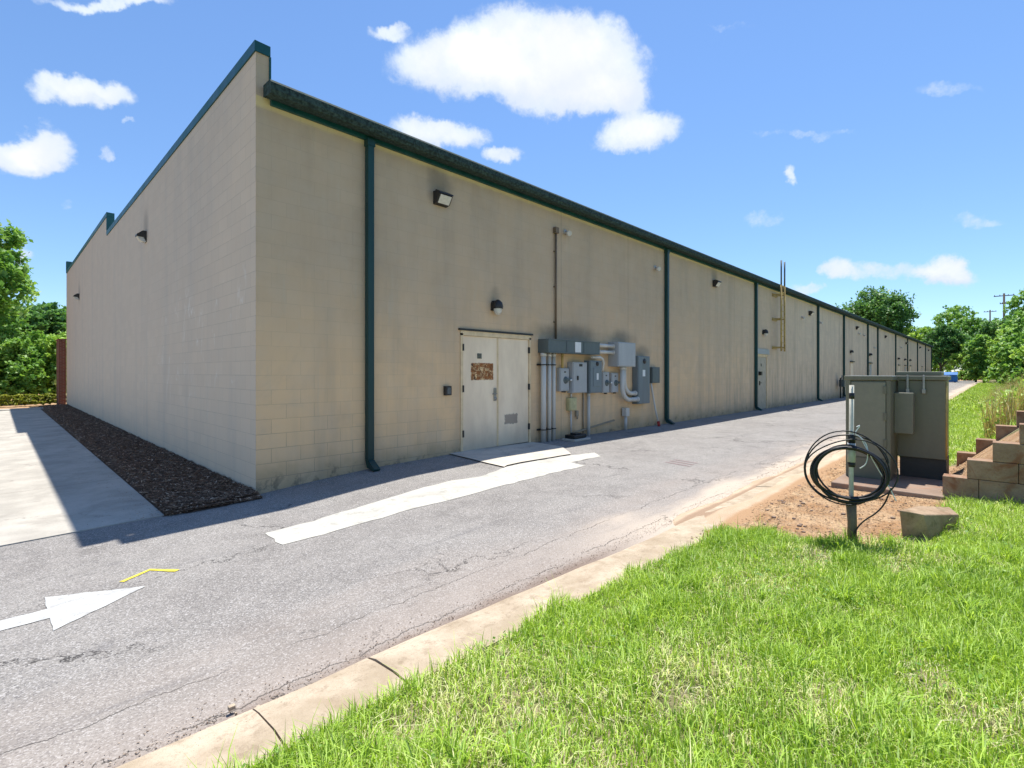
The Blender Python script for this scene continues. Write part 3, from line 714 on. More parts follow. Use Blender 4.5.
dd_ = empty('double_door'); dd_.parent = bld
mb = MB()
mb.box(3.60, 3.655, -.02, .16, -.03, 2.21); mb.box(5.505, 5.56, -.02, .16, -.03, 2.21); mb.box(3.60, 5.56, -.02, .16, 2.172, 2.262)
mb.build('door_frame', M['frame'], dd_)
mb = MB(); mb.box(3.55, 5.61, -.04, -.002, 2.266, 2.30); mb.build('drip_cap', M['dark'], dd_)
for k, (x0, x1) in enumerate([(3.660, 4.578), (4.584, 5.500)]):
    mb = MB(); mb.box(x0, x1, .005, .05, -.018, 2.168, .004); lf = mb.build('door_leaf', M['door'], dd_)
    mb = MB()
    hx = 3.655 if k == 0 else 5.503
    for zh in (.25, 1.10, 1.88): MB().box(hx - .018, hx + .018, -.032, .004, zh, zh + .13, .004).build('hinge', M['dark'], dd_)
mb = MB(); mb.box(4.465, 4.535, -.012, .004, .90, 1.16, .005); mb.tube([(4.50, -.012, 1.05), (4.50, -.06, 1.05), (4.44, -.065, 1.05), (4.38, -.06, 1.045)], .011)
mb.lathe([(0, -.03), (.028, -.03), (.03, -.008), (.03, .0)], (4.50, 0, .95), 12, 'y')
mb.build('handle', M['steel'], dd_)
mb = MB(); mb.box(4.03, 4.14, -.004, .004, 1.74, 1.84); mb.build('number_plate', simple('grimy_plate', (.12, .12, .09), .6, var=.5, scale=40), dd_)
mb = MB(); mb.box(4.562, 4.60, -.008, .004, .0, 2.16); mb.build('astragal', M['frame'], dd_)
# single door far along
sd = empty('rear_door'); sd.parent = bld
mb = MB(); mb.box(19.68, 19.75, -.02, .16, -.11, 2.17); mb.box(20.88, 20.95, -.02, .16, -.11, 2.17); mb.box(19.68, 20.95, -.02, .16, 2.13, 2.235); mb.build('door_frame', M['frame'], sd)
mb = MB(); mb.box(19.754, 20.876, .005, .05, -.10, 2.125); mb.build('door_leaf', simple('beige_door', (.45, .39, .29), .6, var=.12, dirt=(.28, .22, .15)), sd)
mb = MB(); mb.box(19.55, 21.1, -.06, -.002, 2.24, 2.46); mb.build('lintel_box', M['lgrey'], sd)
mb = MB(); mb.box(19.98, 20.06, -.02, .004, .92, 1.10); mb.tube([(20.02, -.02, 1.02), (20.02, -.06, 1.02), (20.12, -.06, 1.02)], .012)
mb.build('handle', M['dark'], sd)
MB().box(20.18, 20.26, -.006, .004, 1.72, 1.84).build('number_plate', M['dark'], sd); MB().box(19.90, 20.06, -.10, .004, 1.34, 1.5).build('reader', M['dark'], sd)
for k, (dx, z2) in enumerate([(38.05, 2.15), (45.1, 2.15), (60.9, 2.15), (65.7, 2.15), (70.2, 2.15), (82.5, 2.15)]):
    e = empty('rear_door'); e.parent = bld
    mb = MB(); mb.box(dx, dx + 1.02, -.012, -.002, -.13, z2); mb.build('door_frame', M['frame'], e)
    mb = MB(); mb.box(dx + .06, dx + .96, -.02, -.0125, -.12, z2 - .06); mb.build('door_leaf', M['lgrey'] if k % 2 else M['door'], e)
    mb = MB(); mb.box(dx - .05, dx + 1.07, -.10, -.002, z2 + .004, z2 + .07); mb.build('drip_cap', M['dark'], e)
# brick wing wall at the front corner
mb = MB(); mb.box(-.27, -.004, 26.9, 28.4, -.5, 3.1); bw = mb.build('brick_wall', M['brick'])
mb = MB(); mb.box(-.30, .02, 26.86, 28.44, 3.104, 3.17); mb.build('cap', simple('brick_cap', (.20, .07, .05), .8), bw)
tag(bw, 'narrow red brick wing wall past the far end of the side wall', 'wall')
# roof vents peeking over the gutter
for k, (x, y, r_) in enumerate([(46.3, 1.6, .62), (62.5, 1.6, .75), (66.0, 1.7, .6), (91.5, 1.3, .8)]):
    mb = MB(); zb = zt + .1
    mb.lathe([(r_ * .6, 0), (r_ * .6, .28)], (0, 0, 0), 18)
    v = mb.build('curb', M['steel'])
    mb = MB(); mb.lathe([(r_, .28), (r_, .36), (r_ * .9, .5), (r_ * .6, .62), (r_ * .2, .69), (0, .70)], (0, 0, 0), 20); hd = mb.build('hood', M['pvc'])
    e = empty('roof_vent', (x, y, zb), ['domed metal roof vent showing below the big round tree', 'pale domed roof vent, right neighbour of the first dome along the roof', 'smaller pale domed roof vent just right of its larger neighbour', 'low pale domed roof vent at the far end of the roof'][k], 'roof vent', 'domed vents on the flat roof')
    v.parent = e; hd.parent = e

# ------------------------------------------------------------------ wall lamps
def glassy(name, col, rough=.15):
    m, nt, b, pos = base_mat(name, rough, spec=.6)
    n = nt.noise(pos, 20, 3); nt.l.new(nt.mix(nt.ramp(n, .3, .7), [c * .85 for c in col], col), b.inputs['Base Color']); return m
M['lens'] = glassy('frosted_lens', (0.62, 0.60, 0.54), .3)
def wallpack():
    e = empty('wall_lamp', (0, 0, 0), '', 'lamp', 'bronze box floodlights high on the rear wall')
    mb = MB()
    mb.prism([(0, .17), (-.10, .17), (-.24, .10), (-.25, .06), (-.13, -.12), (0, -.14)], 'x', -.20, .20); mb.build('housing', M['dark'], e)
    mb = MB()
    mb.prism([(-.256, .052), (-.262, .045), (-.142, -.128), (-.136, -.122)], 'x', -.165, .165); mb.build('lens', M['lens'], e)
    mb = MB(); mb.prism([(-.10, .172), (-.245, .102), (-.275, .075), (-.265, .11), (-.12, .19)], 'x', -.21, .21); mb.build('visor', M['dark'], e)
    return e
wp = wallpack()
first = True
WL = [(3.12, 'bronze floodlight with white lens above and left of the double door'), (15.3, 'dark box floodlight high on the panel between second and third downspouts'),
      (27.8, 'box floodlight just left of the fourth downspout, right of the ladder'), (40.1, 'box floodlight on the panel between fifth and sixth downspouts'),
      (52.7, 'box floodlight on the wide panel right of the seventh downspout'), (66.7, 'box floodlight beside the ninth downspout near the far end'),
      (80.2, 'small distant floodlight on the panel after the tenth downspout'), (91.1, 'farthest floodlight, last one on the end panel of the rear wall')]
wp.scale = (.74, .74, .74)
for x, lb in WL:
    if first: wp.location = (x, -.003, 4.58); wp['label'] = lb; first = False
    else: dup(wp, (x, -.003, 4.60), lb)
# side wall cone lamps
def conelamp():
    e = empty('wall_lamp', (0, 0, 0), '', 'lamp', 'dark angled lamps on the side wall')
    mb = MB(); mb.prism([(0, .16), (-.12, .16), (-.30, .04), (-.30, -.02), (-.1, -.02), (0, -.16)], 'x', -.15, .15); mb.build('housing', M['dark'], e)
    mb = MB(); mb.prism([(-.29, -.024), (-.10, -.024), (-.012, -.15), (-.12, -.16), (-.22, -.10)], 'x', -.12, .12); mb.build('lens', M['lens'], e)
    return e
cl = conelamp(); cl.location = (-.003, 7.2, 4.66); cl.rotation_euler.z = R(-90); cl['label'] = 'dark angled lamp on the side wall, the larger nearer one'
cl.scale = (.7, .62, .8)
dup(cl, (-.003, 21.0, 4.70), 'dark angled lamp on the side wall near the brick wing, the smaller farther one')
# dome lamps above the doors
def domelamp():
    e = empty('door_lamp', (0, 0, 0), '', 'lamp', 'small dome lamps above the rear doors')
    mb = MB(); mb.prism([(-.10, -.06), (-.10, .08), (-.06, .14), (.06, .14), (.10, .08), (.10, -.06)], 'y', -.05, 0)
    mb.lathe([(.105, -.02), (.11, .03), (.09, .10), (.04, .15), (0, .16)], (0, -.10, 0), 14); mb.build('housing', M['dark'], e)
    mb = MB(); mb.lathe([(.085, -.022), (.08, -.08), (.05, -.13), (0, -.15)], (0, -.10, 0), 14); mb.build('globe', M['lens'], e)
    return e
dl = domelamp()
DL = [(4.48, 2.76, 'small dark dome lamp above the stained double door'), (20.45, 3.15, 'small dome lamp above the beige single door by the ladder'),
      (38.1, 2.82, 'door lamp on the panel right of the fifth downspout'), (45.2, 2.80, 'door lamp on the narrow panel between sixth and seventh downspouts'),
      (60.7, 2.78, 'door lamp on the panel just right of the eighth downspout'), (65.6, 2.78, 'door lamp just left of the ninth downspout'), (70.0, 2.78, 'door lamp on the panel just right of the ninth downspout')]
for k, (x, z, lb) in enumerate(DL):
    if k == 0: dl.location = (x, -.003, z); dl['label'] = lb
    else: dup(dl, (x, -.003, z), lb)
# small grey sensors / cameras
def cam_dev():
    e = empty('wall_sensor', (0, 0, 0), '', 'sensor', 'small grey sensors below the gutter')
    mb = MB(); mb.lathe([(.0, -.03), (.05, -.03), (.055, 0)], (0, 0, 0), 12, 'y'); mb.tube([(0, -.02, 0), (0, -.08, -.03)], .018); mb.build('bracket', M['lgrey'], e)
    mb = MB(); mb.tube([(0.02, -.04, -.03), (-.02, -.16, -.07)], [.05, .06], 12); mb.build('sensor_head', M['pvc'], e)
    return e
cs = cam_dev()
CS = [(6.75, 4.74, 'small round grey sensor at the top of the beige conduit'), (11.0, 4.55, 'small pale sensor just left of the second downspout'), (26.3, 4.30, 'white sensor between the roof ladder and the fourth downspout'),
      (29.9, 4.30, 'small dark sensor just right of the fourth downspout'), (40.9, 4.27, 'tiny sensor right of the fourth floodlight along the wall'), (42.7, 4.25, 'tiny sensor just left of the sixth downspout'),
      (47.2, 3.47, 'tiny sensor beside the seventh downspout at mid height'), (62.6, 4.05, 'tiny sensor on the panel between eighth and ninth downspouts')]
for k, (x, z, lb) in enumerate(CS):
    if k == 0: cs.location = (x, -.003, z); cs['label'] = lb
    else: dup(cs, (x, -.003, z), lb)
# box beside double door
e = empty('key_box', (3.27, -.003, 1.14), 'small dark access box on the wall left of the double door', 'access box')
mb = MB(); mb.box(-.07, .07, -.07, 0, -.085, .085, .006); mb.build('housing', M['dark'], e)
mb = MB(); mb.box(-.035, .045, -.078, -.0705, -.06, .06, .002); mb.build('faceplate', simple('faceplate', (.12, .13, .14), .3), e)

# ------------------------------------------------------------------ electrical gear
def thing_box(name, label, x0, x1, z0, z1, dep, mat, door=True, group=None, cat='electrical box', latch=True):
    e = empty(name, (x0, -.003, z0), label, cat, group)
    W, H = x1 - x0, z1 - z0
    mb = MB(); mb.box(0, W, -dep, 0, 0, H, .006); mb.build('enclosure', mat, e)
    if door:
        mb = MB(); mb.box(.02, W - .02, -dep - .012, -dep - .001, .02, H - .02, .004); mb.build('cover', mat, e)
    return e
# trough
e = thing_box('wiring_trough', 'long dark grey wiring trough above the row of electrical boxes', 5.80, 7.74, 1.90, 2.20, .30, M['dgrey'], door=False)
mb = MB(); mb.box(0.0, 1.94, -.312, -.301, .0, .02); mb.box(0, 1.94, -.312, -.301, .28, .30); mb.box(.64, .66, -.309, -.301, .02, .28); mb.box(1.28, 1.30, -.309, -.301, .02, .28); mb.build('seams', M['dgrey'], e)
mb = MB(); mb.box(.94, 1.16, -.314, -.302, .03, .265); mb.build('label_plate', M['decal'], e)
# conduits
def pipe(name, label, pts, r_, mat, group=None, cat='conduit'):
    mb = MB(); mb.tube(pts, r_, 14)
    a, c_ = Vector(pts[0]), Vector(pts[-1])
    mb.tube([a, a + (Vector(pts[1]) - a).normalized() * .07], r_ * 1.18, 14)
    o = mb.build(name, mat); tag(o, label, cat, group); return o
for k, (x, r_, lb) in enumerate([(5.865, .060, 'fat grey riser pipe under the wiring trough, closest to the double door'), (6.06, .046, 'middle one of the three grey riser pipes under the wiring trough'), (6.215, .044, 'right-hand one of the three grey riser pipes under the wiring trough')]):
    pipe('riser_pipe', lb, [(x, -.11, 1.896), (x, -.11, 1.0), (x, -.11, -.06)], r_, M['pvc'], 'three riser pipes beside the double door')
for k, (z, lb) in enumerate([(1.62, 'dark strut clamp across the top of the three riser pipes'), (.20, 'dark strut clamp across the foot of the three riser pipes')]):
    mb = MB(); mb.box(5.76, 6.33, -.045, -.003, z, z + .04)
    for x, r_ in ((5.865, .066), (6.06, .052), (6.215, .050)): mb.tube([(x + r_ * math.cos(t), -.11 + r_ * math.sin(t), z + .02) for t in [i * math.pi / 8 for i in range(-8, 9)]], .012, 6)
    tag(mb.build('pipe_clamp', M['dark']), lb, 'clamp', 'clamps on the riser pipes')
pipe('short_conduit', 'short cream conduit from the trough down to the leftmost disconnect switch', [(6.55, -.09, 1.90), (6.55, -.09, 1.575)], .03, M['yellowp'])
# wall conduit up to the gutter
mb = MB(); mb.tube([(6.38, -.04, 4.62), (6.38, -.04, 2.2)], .024, 10); mb.box(6.32, 6.44, -.09, -.003, 4.62, 4.76, .01)
for z in (2.6, 3.4, 4.2): mb.box(6.33, 6.43, -.02, -.003, z, z + .025)
tag(mb.build('tall_conduit', M['brownp']), 'tall thin brown conduit running up the wall from the trough', 'conduit')

def switch(label, x0, x1, z0, z1, dep, mat, side):
    e = thing_box('disconnect_switch', label, x0, x1, z0, z1, dep, mat, group='disconnect switches on the rear wall')
    W, H = x1 - x0, z1 - z0
    mb = MB(); mb.lathe([(0, -.018), (.075, -.016), (.085, 0)], (W * .58, -dep - .013, H * .48), 16, 'y'); mb.box(W * .58 - .02, W * .58 + .16, -dep - .05, -dep - .02, H * .44, H * .55, .006); mb.build('lever', M['dgrey'], e)
    mb = MB(); mb.lathe([(0, -.05), (.022, -.048), (.026, -.02)], (W * .58 + .15, -dep - .02, H * .48), 10, 'y'); mb.build('knob', M['decal'], e)
    mb = MB(); mb.box(W * .42, W * .60, -dep - .016, -dep - .0125, H * .80, H * .86); mb.build('badge', M['dark'], e); MB().box(W * .45, W * .56, -dep - .03, -.02, -.03, -.002).build('latch', M['dark'], e)
    return e
switch('leftmost grey disconnect switch, beside the riser pipes', 6.45, 6.80, 1.04, 1.57, .09, M['lgrey'], 1)
switch('small grey disconnect switch just right of the blue-grey breaker panel', 8.19, 8.50, .95, 1.48, .07, M['lgrey'], 1)
switch('small grey disconnect switch under the protruding grey cabinet', 8.60, 8.93, .95, 1.46, .07, M['lgrey'], 1)
e = thing_box('breaker_panel', 'tall light grey breaker panel between a switch and the blue-grey panel', 6.84, 7.40, .99, 1.71, .16, M['lgrey'], group='breaker panels')
mb = MB(); mb.box(.24, .36, -.179, -.1725, .62, .68, .002); mb.build('badge', M['dark'], e); MB().box(.15, .20, -.19, -.1725, .30, .40).build('latch', M['dark'], e)
e = thing_box('breaker_panel', 'blue-grey breaker panel with raised door and white sticker, under the trough end', 7.50, 8.02, .97, 1.76, .17, M['mgrey'], group='breaker panels')
mb = MB(); mb.box(.13, .44, -.192, -.1825, .16, .62, .005); mb.build('raised_door', M['mgrey'], e)
mb = MB(); mb.box(.26, .34, -.196, -.1925, .32, .48); mb.build('sticker', M['decal'], e)
mb = MB(); mb.lathe([(0, -.02), (.05, -.018), (.055, 0)], (.30, -.182, .71), 12, 'y'); mb.build('badge', M['dark'], e)
e = thing_box('large_enclosure', 'big protruding light grey metal cabinet right of the trough', 8.56, 9.42, 1.62, 2.25, .29, M['lgrey'])
e = thing_box('distribution_panel', 'tall blue-grey distribution panel with white sticker near the second downspout', 9.74, 10.40, .60, 1.92, .17, M['mgrey'])
mb = MB(); mb.box(.24, .38, -.188, -.1825, .76, .94); mb.build('sticker', M['decal'], e)
mb = MB(); mb.lathe([(0, -.02), (.07, -.018), (.075, 0)], (.34, -.182, 1.18), 14, 'y'); mb.build('badge', M['dark'], e)
e = thing_box('junction_box', 'small dark grey junction box right of the tall distribution panel', 10.62, 11.08, 1.16, 1.62, .12, M['dgrey'])
e = thing_box('junction_box', 'small yellowed junction box hanging below the breaker panels', 6.80, 7.08, .58, .88, .10, simple('yellowed_plastic', (.50, .46, .24), .5))
pipe('thin_conduit', 'thin pale conduit from breaker panel through the yellowed box to the ground', [(6.92, -.06, .99), (6.92, -.06, .885)], .022, M['pvc'])
pipe('thin_conduit', 'thin pale conduit running from the yellowed box down to the pavement', [(6.92, -.05, .575), (6.93, -.05, .05)], .02, M['pvc'])
pipe('panel_conduit', 'white conduit dropping from the blue-grey breaker panel to the ground', [(7.60, -.07, .965), (7.60, -.07, -.07)], .038, M['pvc'])
pipe('thin_conduit', 'thin beige conduit close left of the white panel conduit', [(7.44, -.03, .985), (7.44, -.03, -.07)], .018, M['wallcol'])
mb = MB(); mb.tube([(7.55, -.2, 1.84), (7.90, -.2, 1.84), (8.02, -.19, 1.80), (8.09, -.17, 1.70), (8.12, -.12, 1.56), (8.19, -.08, 1.50)], .032, 12)
tag(mb.build('bent_conduit', M['pvc']), 'pale conduit arching over the blue-grey panel under the trough', 'conduit')
for z, lb in ((2.14, 'upper pale conduit linking trough and protruding cabinet'), (1.98, 'lower pale conduit linking trough and protruding cabinet')):
    mb = MB(); mb.tube([(7.745, -.16, z), (8.555, -.16, z)], .045, 14)
    for a in (7.745, 8.50): mb.tube([(a, -.16, z), (a + .055, -.16, z)], .058, 14)
    tag(mb.build('link_conduit', M['pvc']), lb, 'conduit', 'paired link conduits')
def arc(cx_, cz_, r_, a0, a1, y, n=9):
    return [(cx_ + r_ * math.cos(R(a0 + (a1 - a0) * i / n)), y, cz_ + r_ * math.sin(R(a0 + (a1 - a0) * i / n))) for i in range(n + 1)]
for (x, z, y, lb) in ((8.96, .74, -.17, 'outer fat elbow conduit curving from the protruding cabinet to the tall panel'), (9.16, .90, -.10, 'inner fat elbow conduit curving from the protruding cabinet to the tall panel')):
    rr_ = .36
    pts = [(x, y, 1.618), (x, y, z + rr_ + .02)] + arc(x + rr_, z + rr_, rr_, 180, 270, y) + [(9.737, y, z)]
    mb = MB(); mb.tube(pts, .058, 14); mb.tube([(x, y, 1.617), (x, y, 1.55)], .07, 14); mb.tube([(9.66, y, z), (9.737, y, z)], .07, 14)
    tag(mb.build('elbow_conduit', M['pvc']), lb, 'conduit', 'fat elbow conduits')
mb = MB(); mb.tube([(9.24, -.10, -.07), (9.24, -.10, .30)], .045, 12); mb.box(9.15, 9.33, -.17, -.04, .30, .52, .012)
tag(mb.build('stub_outlet', M['pvc']), 'short grey capped pipe stub standing at the wall under the elbow conduits', 'pipe stub')
mb = MB(); mb.tube([(10.64, -.08, 1.158), (10.72, -.08, .9), (10.82, -.12, .4), (10.86, -.2, .0)], .026, 10); o = mb.build('slanted_conduit', M['pvc'])
tag(o, 'slanted pale conduit with a red foot below the small dark junction box', 'conduit')
mb = MB(); mb.tube([(10.857, -.195, .06), (10.87, -.21, -.09)], .04, 10); mb.build('foot', simple('red_tape', (.42, .04, .03), .6), o)
mb = MB(); mb.prism([(7.0, .02), (8.8, .20), (8.8, .235), (7.0, .055)], 'y', -.05, -.004)
tag(mb.build('wall_strut', M['wallcol']), 'long beige painted bar low on the wall below the breaker panels', 'bar')
mb = MB(); mb.box(7.13, 7.22, -.06, -.003, .42, .56, .01); mb.tube([(7.17, -.05, .42), (7.17, -.05, .36)], .02)
tag(mb.build('outlet_box', M['wallcol']), 'tiny beige outlet box right of the yellowed junction box', 'outlet box')
e = empty('ground_box', (6.66, -.42, float(g(6.6))), 'black utility box lid on a pale base at the foot of the riser pipes', 'utility box')
mb = MB(); mb.box(-.28, .30, -.16, .22, 0, .045, .008); mb.build('base', M['apron'], e)
mb = MB(); mb.box(-.22, .24, -.10, .18, .046, .13, .02); mb.box(-.10, .12, -.04, .12, .131, .16, .01); mb.build('lid', M['black'], e)

# ladder -----------------------------------------------------------
e = empty('roof_ladder', (21.95, -.36, 2.4), 'yellow wall ladder with grey upper rails rising above the roof edge', 'ladder')
mb = MB()
for s_ in (-.24, .24): mb.tube([(s_, 0, 0), (s_, 0, 2.95)], .036, 8)
mb.build('rails', M['yellowp'], e)
mb = MB()
for s_ in (-.24, .24): mb.tube([(s_, 0, 2.95), (s_, 0, 4.02)], .036, 8)
mb.build('upper_rails', M['dgrey'], e)
for k in range(11):
    mb = MB(); mb.tube([(-.24, 0, .1 + k * .28), (.24, 0, .1 + k * .28)], .016, 6); mb.build('rung', M['yellowp'], e)
for z in (.15, 1.42, 2.5):
    mb = MB()
    for s_ in (-.24, .24): mb.box(s_ - .02, s_ + .02, .0, .352, z, z + .05)
    mb.box(-.32, .32, .33, .355, z - .04, z + .09); mb.build('standoff', M['yellowp'], e)
# gas meter at 34-36
e = empty('gas_meter', (33.9, -.3, float(g(34))), 'dark gas meter and pipes against the wall beside the fifth downspout', 'gas meter')
mb = MB(); mb.tube([(0, .05, 0), (0, .05, 1.25), (.35, .05, 1.25)], .04, 8); mb.tube([(.7, .05, 0), (.7, .05, 1.0), (.35, .05, 1.0)], .03, 8); mb.build('pipe', M['dark'], e)
mb = MB(); mb.box(.2, .6, -.12, .18, .7, 1.15, .04); mb.lathe([(0, -.03), (.13, -.02), (.14, 0)], (.1, 0, 1.3), 12, 'y'); mb.build('meter_body', M['dgrey'], e)
# things at the far corner
for k, (x, y, z0, z1, w_, mt, lb) in enumerate([(90.5, -.35, -.15, 1.5, .9, 'lgrey', 'tall pale utility cabinet by the last floodlight at the far end'), (93.2, -.6, -.15, .9, 1.0, 'lgrey', 'low pale utility cabinet at the far corner of the building')]):
    e = empty('utility_cabinet', (x, y, z0), lb, 'utility cabinet', 'pale cabinets at the far corner')
    mb = MB(); mb.box(0, w_, 0, .34, 0, z1 - z0, .02); mb.build('body', M[mt], e)
    mb = MB(); mb.box(-.03, w_ + .03, -.03, .35, z1 - z0 + .002, z1 - z0 + .06); mb.build('lid', M['dgrey'], e)

# ------------------------------------------------------------------ telecom cabinets
M['cab'] = simple('olive_grey_cabinet', (0.155, 0.155, 0.105), 0.42, var=.12, scale=2.5, dirt=(.12, .115, .09), dirt_amt=.35, streak=True, bump=.05)
M['cabl'] = simple('pale_olive_cabinet', (0.20, 0.198, 0.145), 0.42, var=.1, scale=2.5, dirt=(.15, .14, .11), dirt_amt=.3, bump=.05)
pad = MB(); pad.box(4.86, 6.62, -6.80, -5.72, -.2, .098, .012)
tag(pad.build('cabinet_pad', M['padconc']), 'clay-stained concrete pad under the two olive cabinets', 'slab')
zb = .10
e = empty('utility_cabinet', (5.47, -6.01, zb), 'olive grey steel cabinet with hinged door, behind the cable post', 'utility cabinet', 'olive steel cabinets on the pad')
H1 = 1.30
mb = MB(); mb.box(0, .62, -.24, .24, .0, H1 - .03, .006); mb.build('body', M['cab'], e)
mb = MB(); mb.box(-.03, .64, -.262, .262, H1 - .028, H1 + .03, .008); mb.build('roof', M['cab'], e)
mb = MB(); mb.box(-.02, -.001, -.19, .18, .27, H1 - .05, .005); dr = mb.build('door', M['cabl'], e)
for z in (.42, .76, 1.10): MB().box(-.034, -.0205, -.20, -.165, z, z + .10, .003).build('hinge', M['cab'], dr)
mb = MB(); mb.box(-.024, -.001, .187, .24, .0, H1 - .03, .003); mb.box(-.024, -.001, -.24, -.197, .0, H1 - .03, .003); mb.box(-.012, -.001, -.19, .18, .0, .26, .003); mb.build('door_frame', M['cab'], e)
e = empty('utility_cabinet', (5.93, -6.505, zb), 'darker olive steel cabinet with side box, nearer the block stairs', 'utility cabinet', 'olive steel cabinets on the pad')
mb = MB(); mb.box(0.0, .60, -.245, .24, .26, H1 - .03, .008); mb.build('body', M['cab'], e)
mb = MB(); mb.box(.035, .57, -.25, .22, .0, .258, .004); mb.build('plinth', simple('plinth_dark', (.05, .052, .045), .7), e)
mb = MB(); mb.box(-.025, .62, -.268, .26, H1 - .028, H1 + .03, .01); mb.box(.10, .55, -.20, .27, H1 + .032, H1 + .085, .01); mb.build('roof', M['cab'], e)
mb = MB(); mb.box(-.19, -.003, .06, .255, .58, 1.11, .008); mb.build('side_box', M['cabl'], e)
for y in (.13, -.035):
    mb = MB(); mb.box(-.045, -.026, y - .012, y + .012, H1 - .15, H1 + .04, .003); mb.box(-.05, -.001, y - .02, y + .02, H1 - .20, H1 - .14, .006); mb.build('lifting_hook', M['steel'], e)
mb = MB(); mb.tube([(.03, -.249, .27), (.03, -.249, H1 - .05)], .012, 8); mb.build('lit_edge', M['yellowp'], e)  # added yellow tube: its colour stands for the sunlit sliver along the edge

# post with cable coil
px0, py0 = 2.556, -6.345; gz = float(ground(px0, py0))
e = empty('marker_post', (px0, py0, gz - .02), 'slim white utility post carrying the black cable coil', 'post')
mb = MB(); mb.tube([(0, 0, .0), (.002, .004, .6), (0, 0, 1.345)], .0175, 12); mb.build('pole', simple('cream_pole', (.55, .52, .43), .6, var=.15), e)
mb = MB(); mb.tube([(0, 0, 1.23), (0, 0, 1.28)], .020, 12); mb.tube([(0, 0, .86), (0, 0, .93)], .027, 12); mb.tube([(0, 0, .66), (0, 0, .70)], .026, 12); mb.build('tape', M['black'], e)
mb = MB(); mb.tube([(0, .002, .70), (0, .002, .86)], .030, 12); mb.build('sleeve', M['lgrey'], e)
mb = MB(); mb.tube([(-.03, -.005, -.05), (-.035, -.01, .2), (-.03, 0, .36)], [.036, .034, .04], 8); mb.build('stake', M['brownp'], e)
rr = random.Random(21)
nrm = Vector((-2.445 - px0, -7.225 - py0, .0)).normalized(); nrm = (nrm + Vector((.10, -.12, .05))).normalized()
ax = Vector((0, 0, 1)).cross(nrm).normalized(); ay = nrm.cross(ax)
cen = Vector((px0, py0, .66)) + nrm * .045
def loop_pts(cx_, cy_, rx_, ry_, a0, a1, wob=.01, depth=0.0, n=44, tilt=0):
    out = []; ph = rr.uniform(0, 6)
    for i in range(n + 1):
        a = R(a0 + (a1 - a0) * i / n); w_ = wob * math.sin(2 * a + ph) + wob * .6 * math.sin(3 * a + ph * 2)
        u = cx_ + (rx_ + w_) * math.cos(a); v = cy_ + (ry_ + w_) * math.sin(a)
        out.append(cen + ax * u + ay * v + nrm * (depth + .02 * math.sin(a + ph) + tilt * math.cos(a)))
    return out
mb = MB()
for k in range(8):
    mb.tube(loop_pts(-.025 + rr.uniform(-.012, .012), -.03 + rr.uniform(-.012, .012), .255 + rr.uniform(-.018, .018), .215 + rr.uniform(-.018, .018), 90, 450, .006, k * .009 - .02), .0085, 6, False)
cb = mb.build('cable_coil', M['black']); tag(cb, 'loose coil of black cable hung around the slim white post', 'cable coil')
mb = MB()
mb.tube(loop_pts(-.05, .02, .315, .28, 60, 425, .015, .01), .006, 6, False)
mb.tube(loop_pts(-.02, .005, .31, .29, 200, 560, .012, -.02), .006, 6, False)
mb.tube(loop_pts(-.05, -.01, .30, .26, 20, 300, .02, .04), .0055, 6, False)
p0 = cen + ax * .26 + ay * -.12; mb.tube([p0, cen + ax * .20 + ay * -.30, cen + ax * .03 + ay * -.44, cen + ax * .0 + ay * -.58, Vector((px0 + .02, py0 - .03, gz))], .006, 6, False, 3)
mb.build('loose_loops', M['black'], cb)
mb = MB(); mb.tube([cen + ax * .03 + ay * .36, cen + ax * .06 + ay * .38, cen + ax * .01 + ay * .30, cen + ax * .06 + ay * .28, cen + ax * .11 + ay * .20, cen + ax * .10 + ay * .06, cen + ax * .05 + ay * .02], .0045, 6, False, 3)
mb.tube([cen + ax * .06 + ay * .27, cen + ax * .16 + ay * .05, cen + ax * .25 + ay * -.12, cen + ax * .29 + ay * -.22], .004, 6, False, 3); mb.build('white_wire', M['decal'], cb)

# rubble block
mb = MB(); ox, oy = 3.3, -6.8
vs_ = [(2.96, -6.64, .02), (3.07, -6.83, .02), (3.73, -6.97, .02), (3.76, -6.75, .02), (2.93, -6.62, .30), (2.97, -6.775, .285), (3.587, -6.976, .196), (3.858, -6.897, .20), (3.385, -6.696, .266)]
mb._add([(x - ox, y - oy, z - .03) for x, y, z in vs_], [(0, 3, 2, 1), (0, 1, 5, 4), (1, 2, 6, 5), (2, 3, 7, 6), (3, 0, 4, 8, 7), (4, 5, 6, 7, 8)])
o = mb.build('concrete_chunk', M['rubble']); o.location = (ox, oy, .03)
bm = o.modifiers.new('b', 'BEVEL'); bm.width = .012; bm.segments = 3
tag(o, 'broken mossy concrete chunk lying on bare clay at the grass edge', 'concrete chunk')

# block stairs
def cheek(xc, y0s, z0, th, lb, n=6, rise=.208):
    e = empty('block_stair_wall', (xc, y0s[0], z0 - .03), lb, 'stair wall', 'stepped block walls of the bank stairs')
    for k in range(n):
        yk = y0s[0] - .203 * k
        L_ = 0.8 + (n - k) * .2
        mb = MB(); y = yk; j = 0
        while y > yk - L_ + .05:
            l_ = .40 if (j or k % 2) else .30
            mb.box(0 + rr.uniform(-.004, .004), th, y - l_ + .004 - y0s[0], y - y0s[0], k * rise + .03 - (.12 if k == 0 else 0), k * rise + rise + .026, .006); y -= l_; j += 1
        mb.build('block_course', M['oldconc'], e)
    return e
cheek(4.95, [-6.78], .11, .20, 'front stepped wall of stained concrete blocks, nearer the camera')
cheek(7.18, [-6.80], .12, .20, 'back stepped wall of stained concrete blocks, behind the bare clay stair')

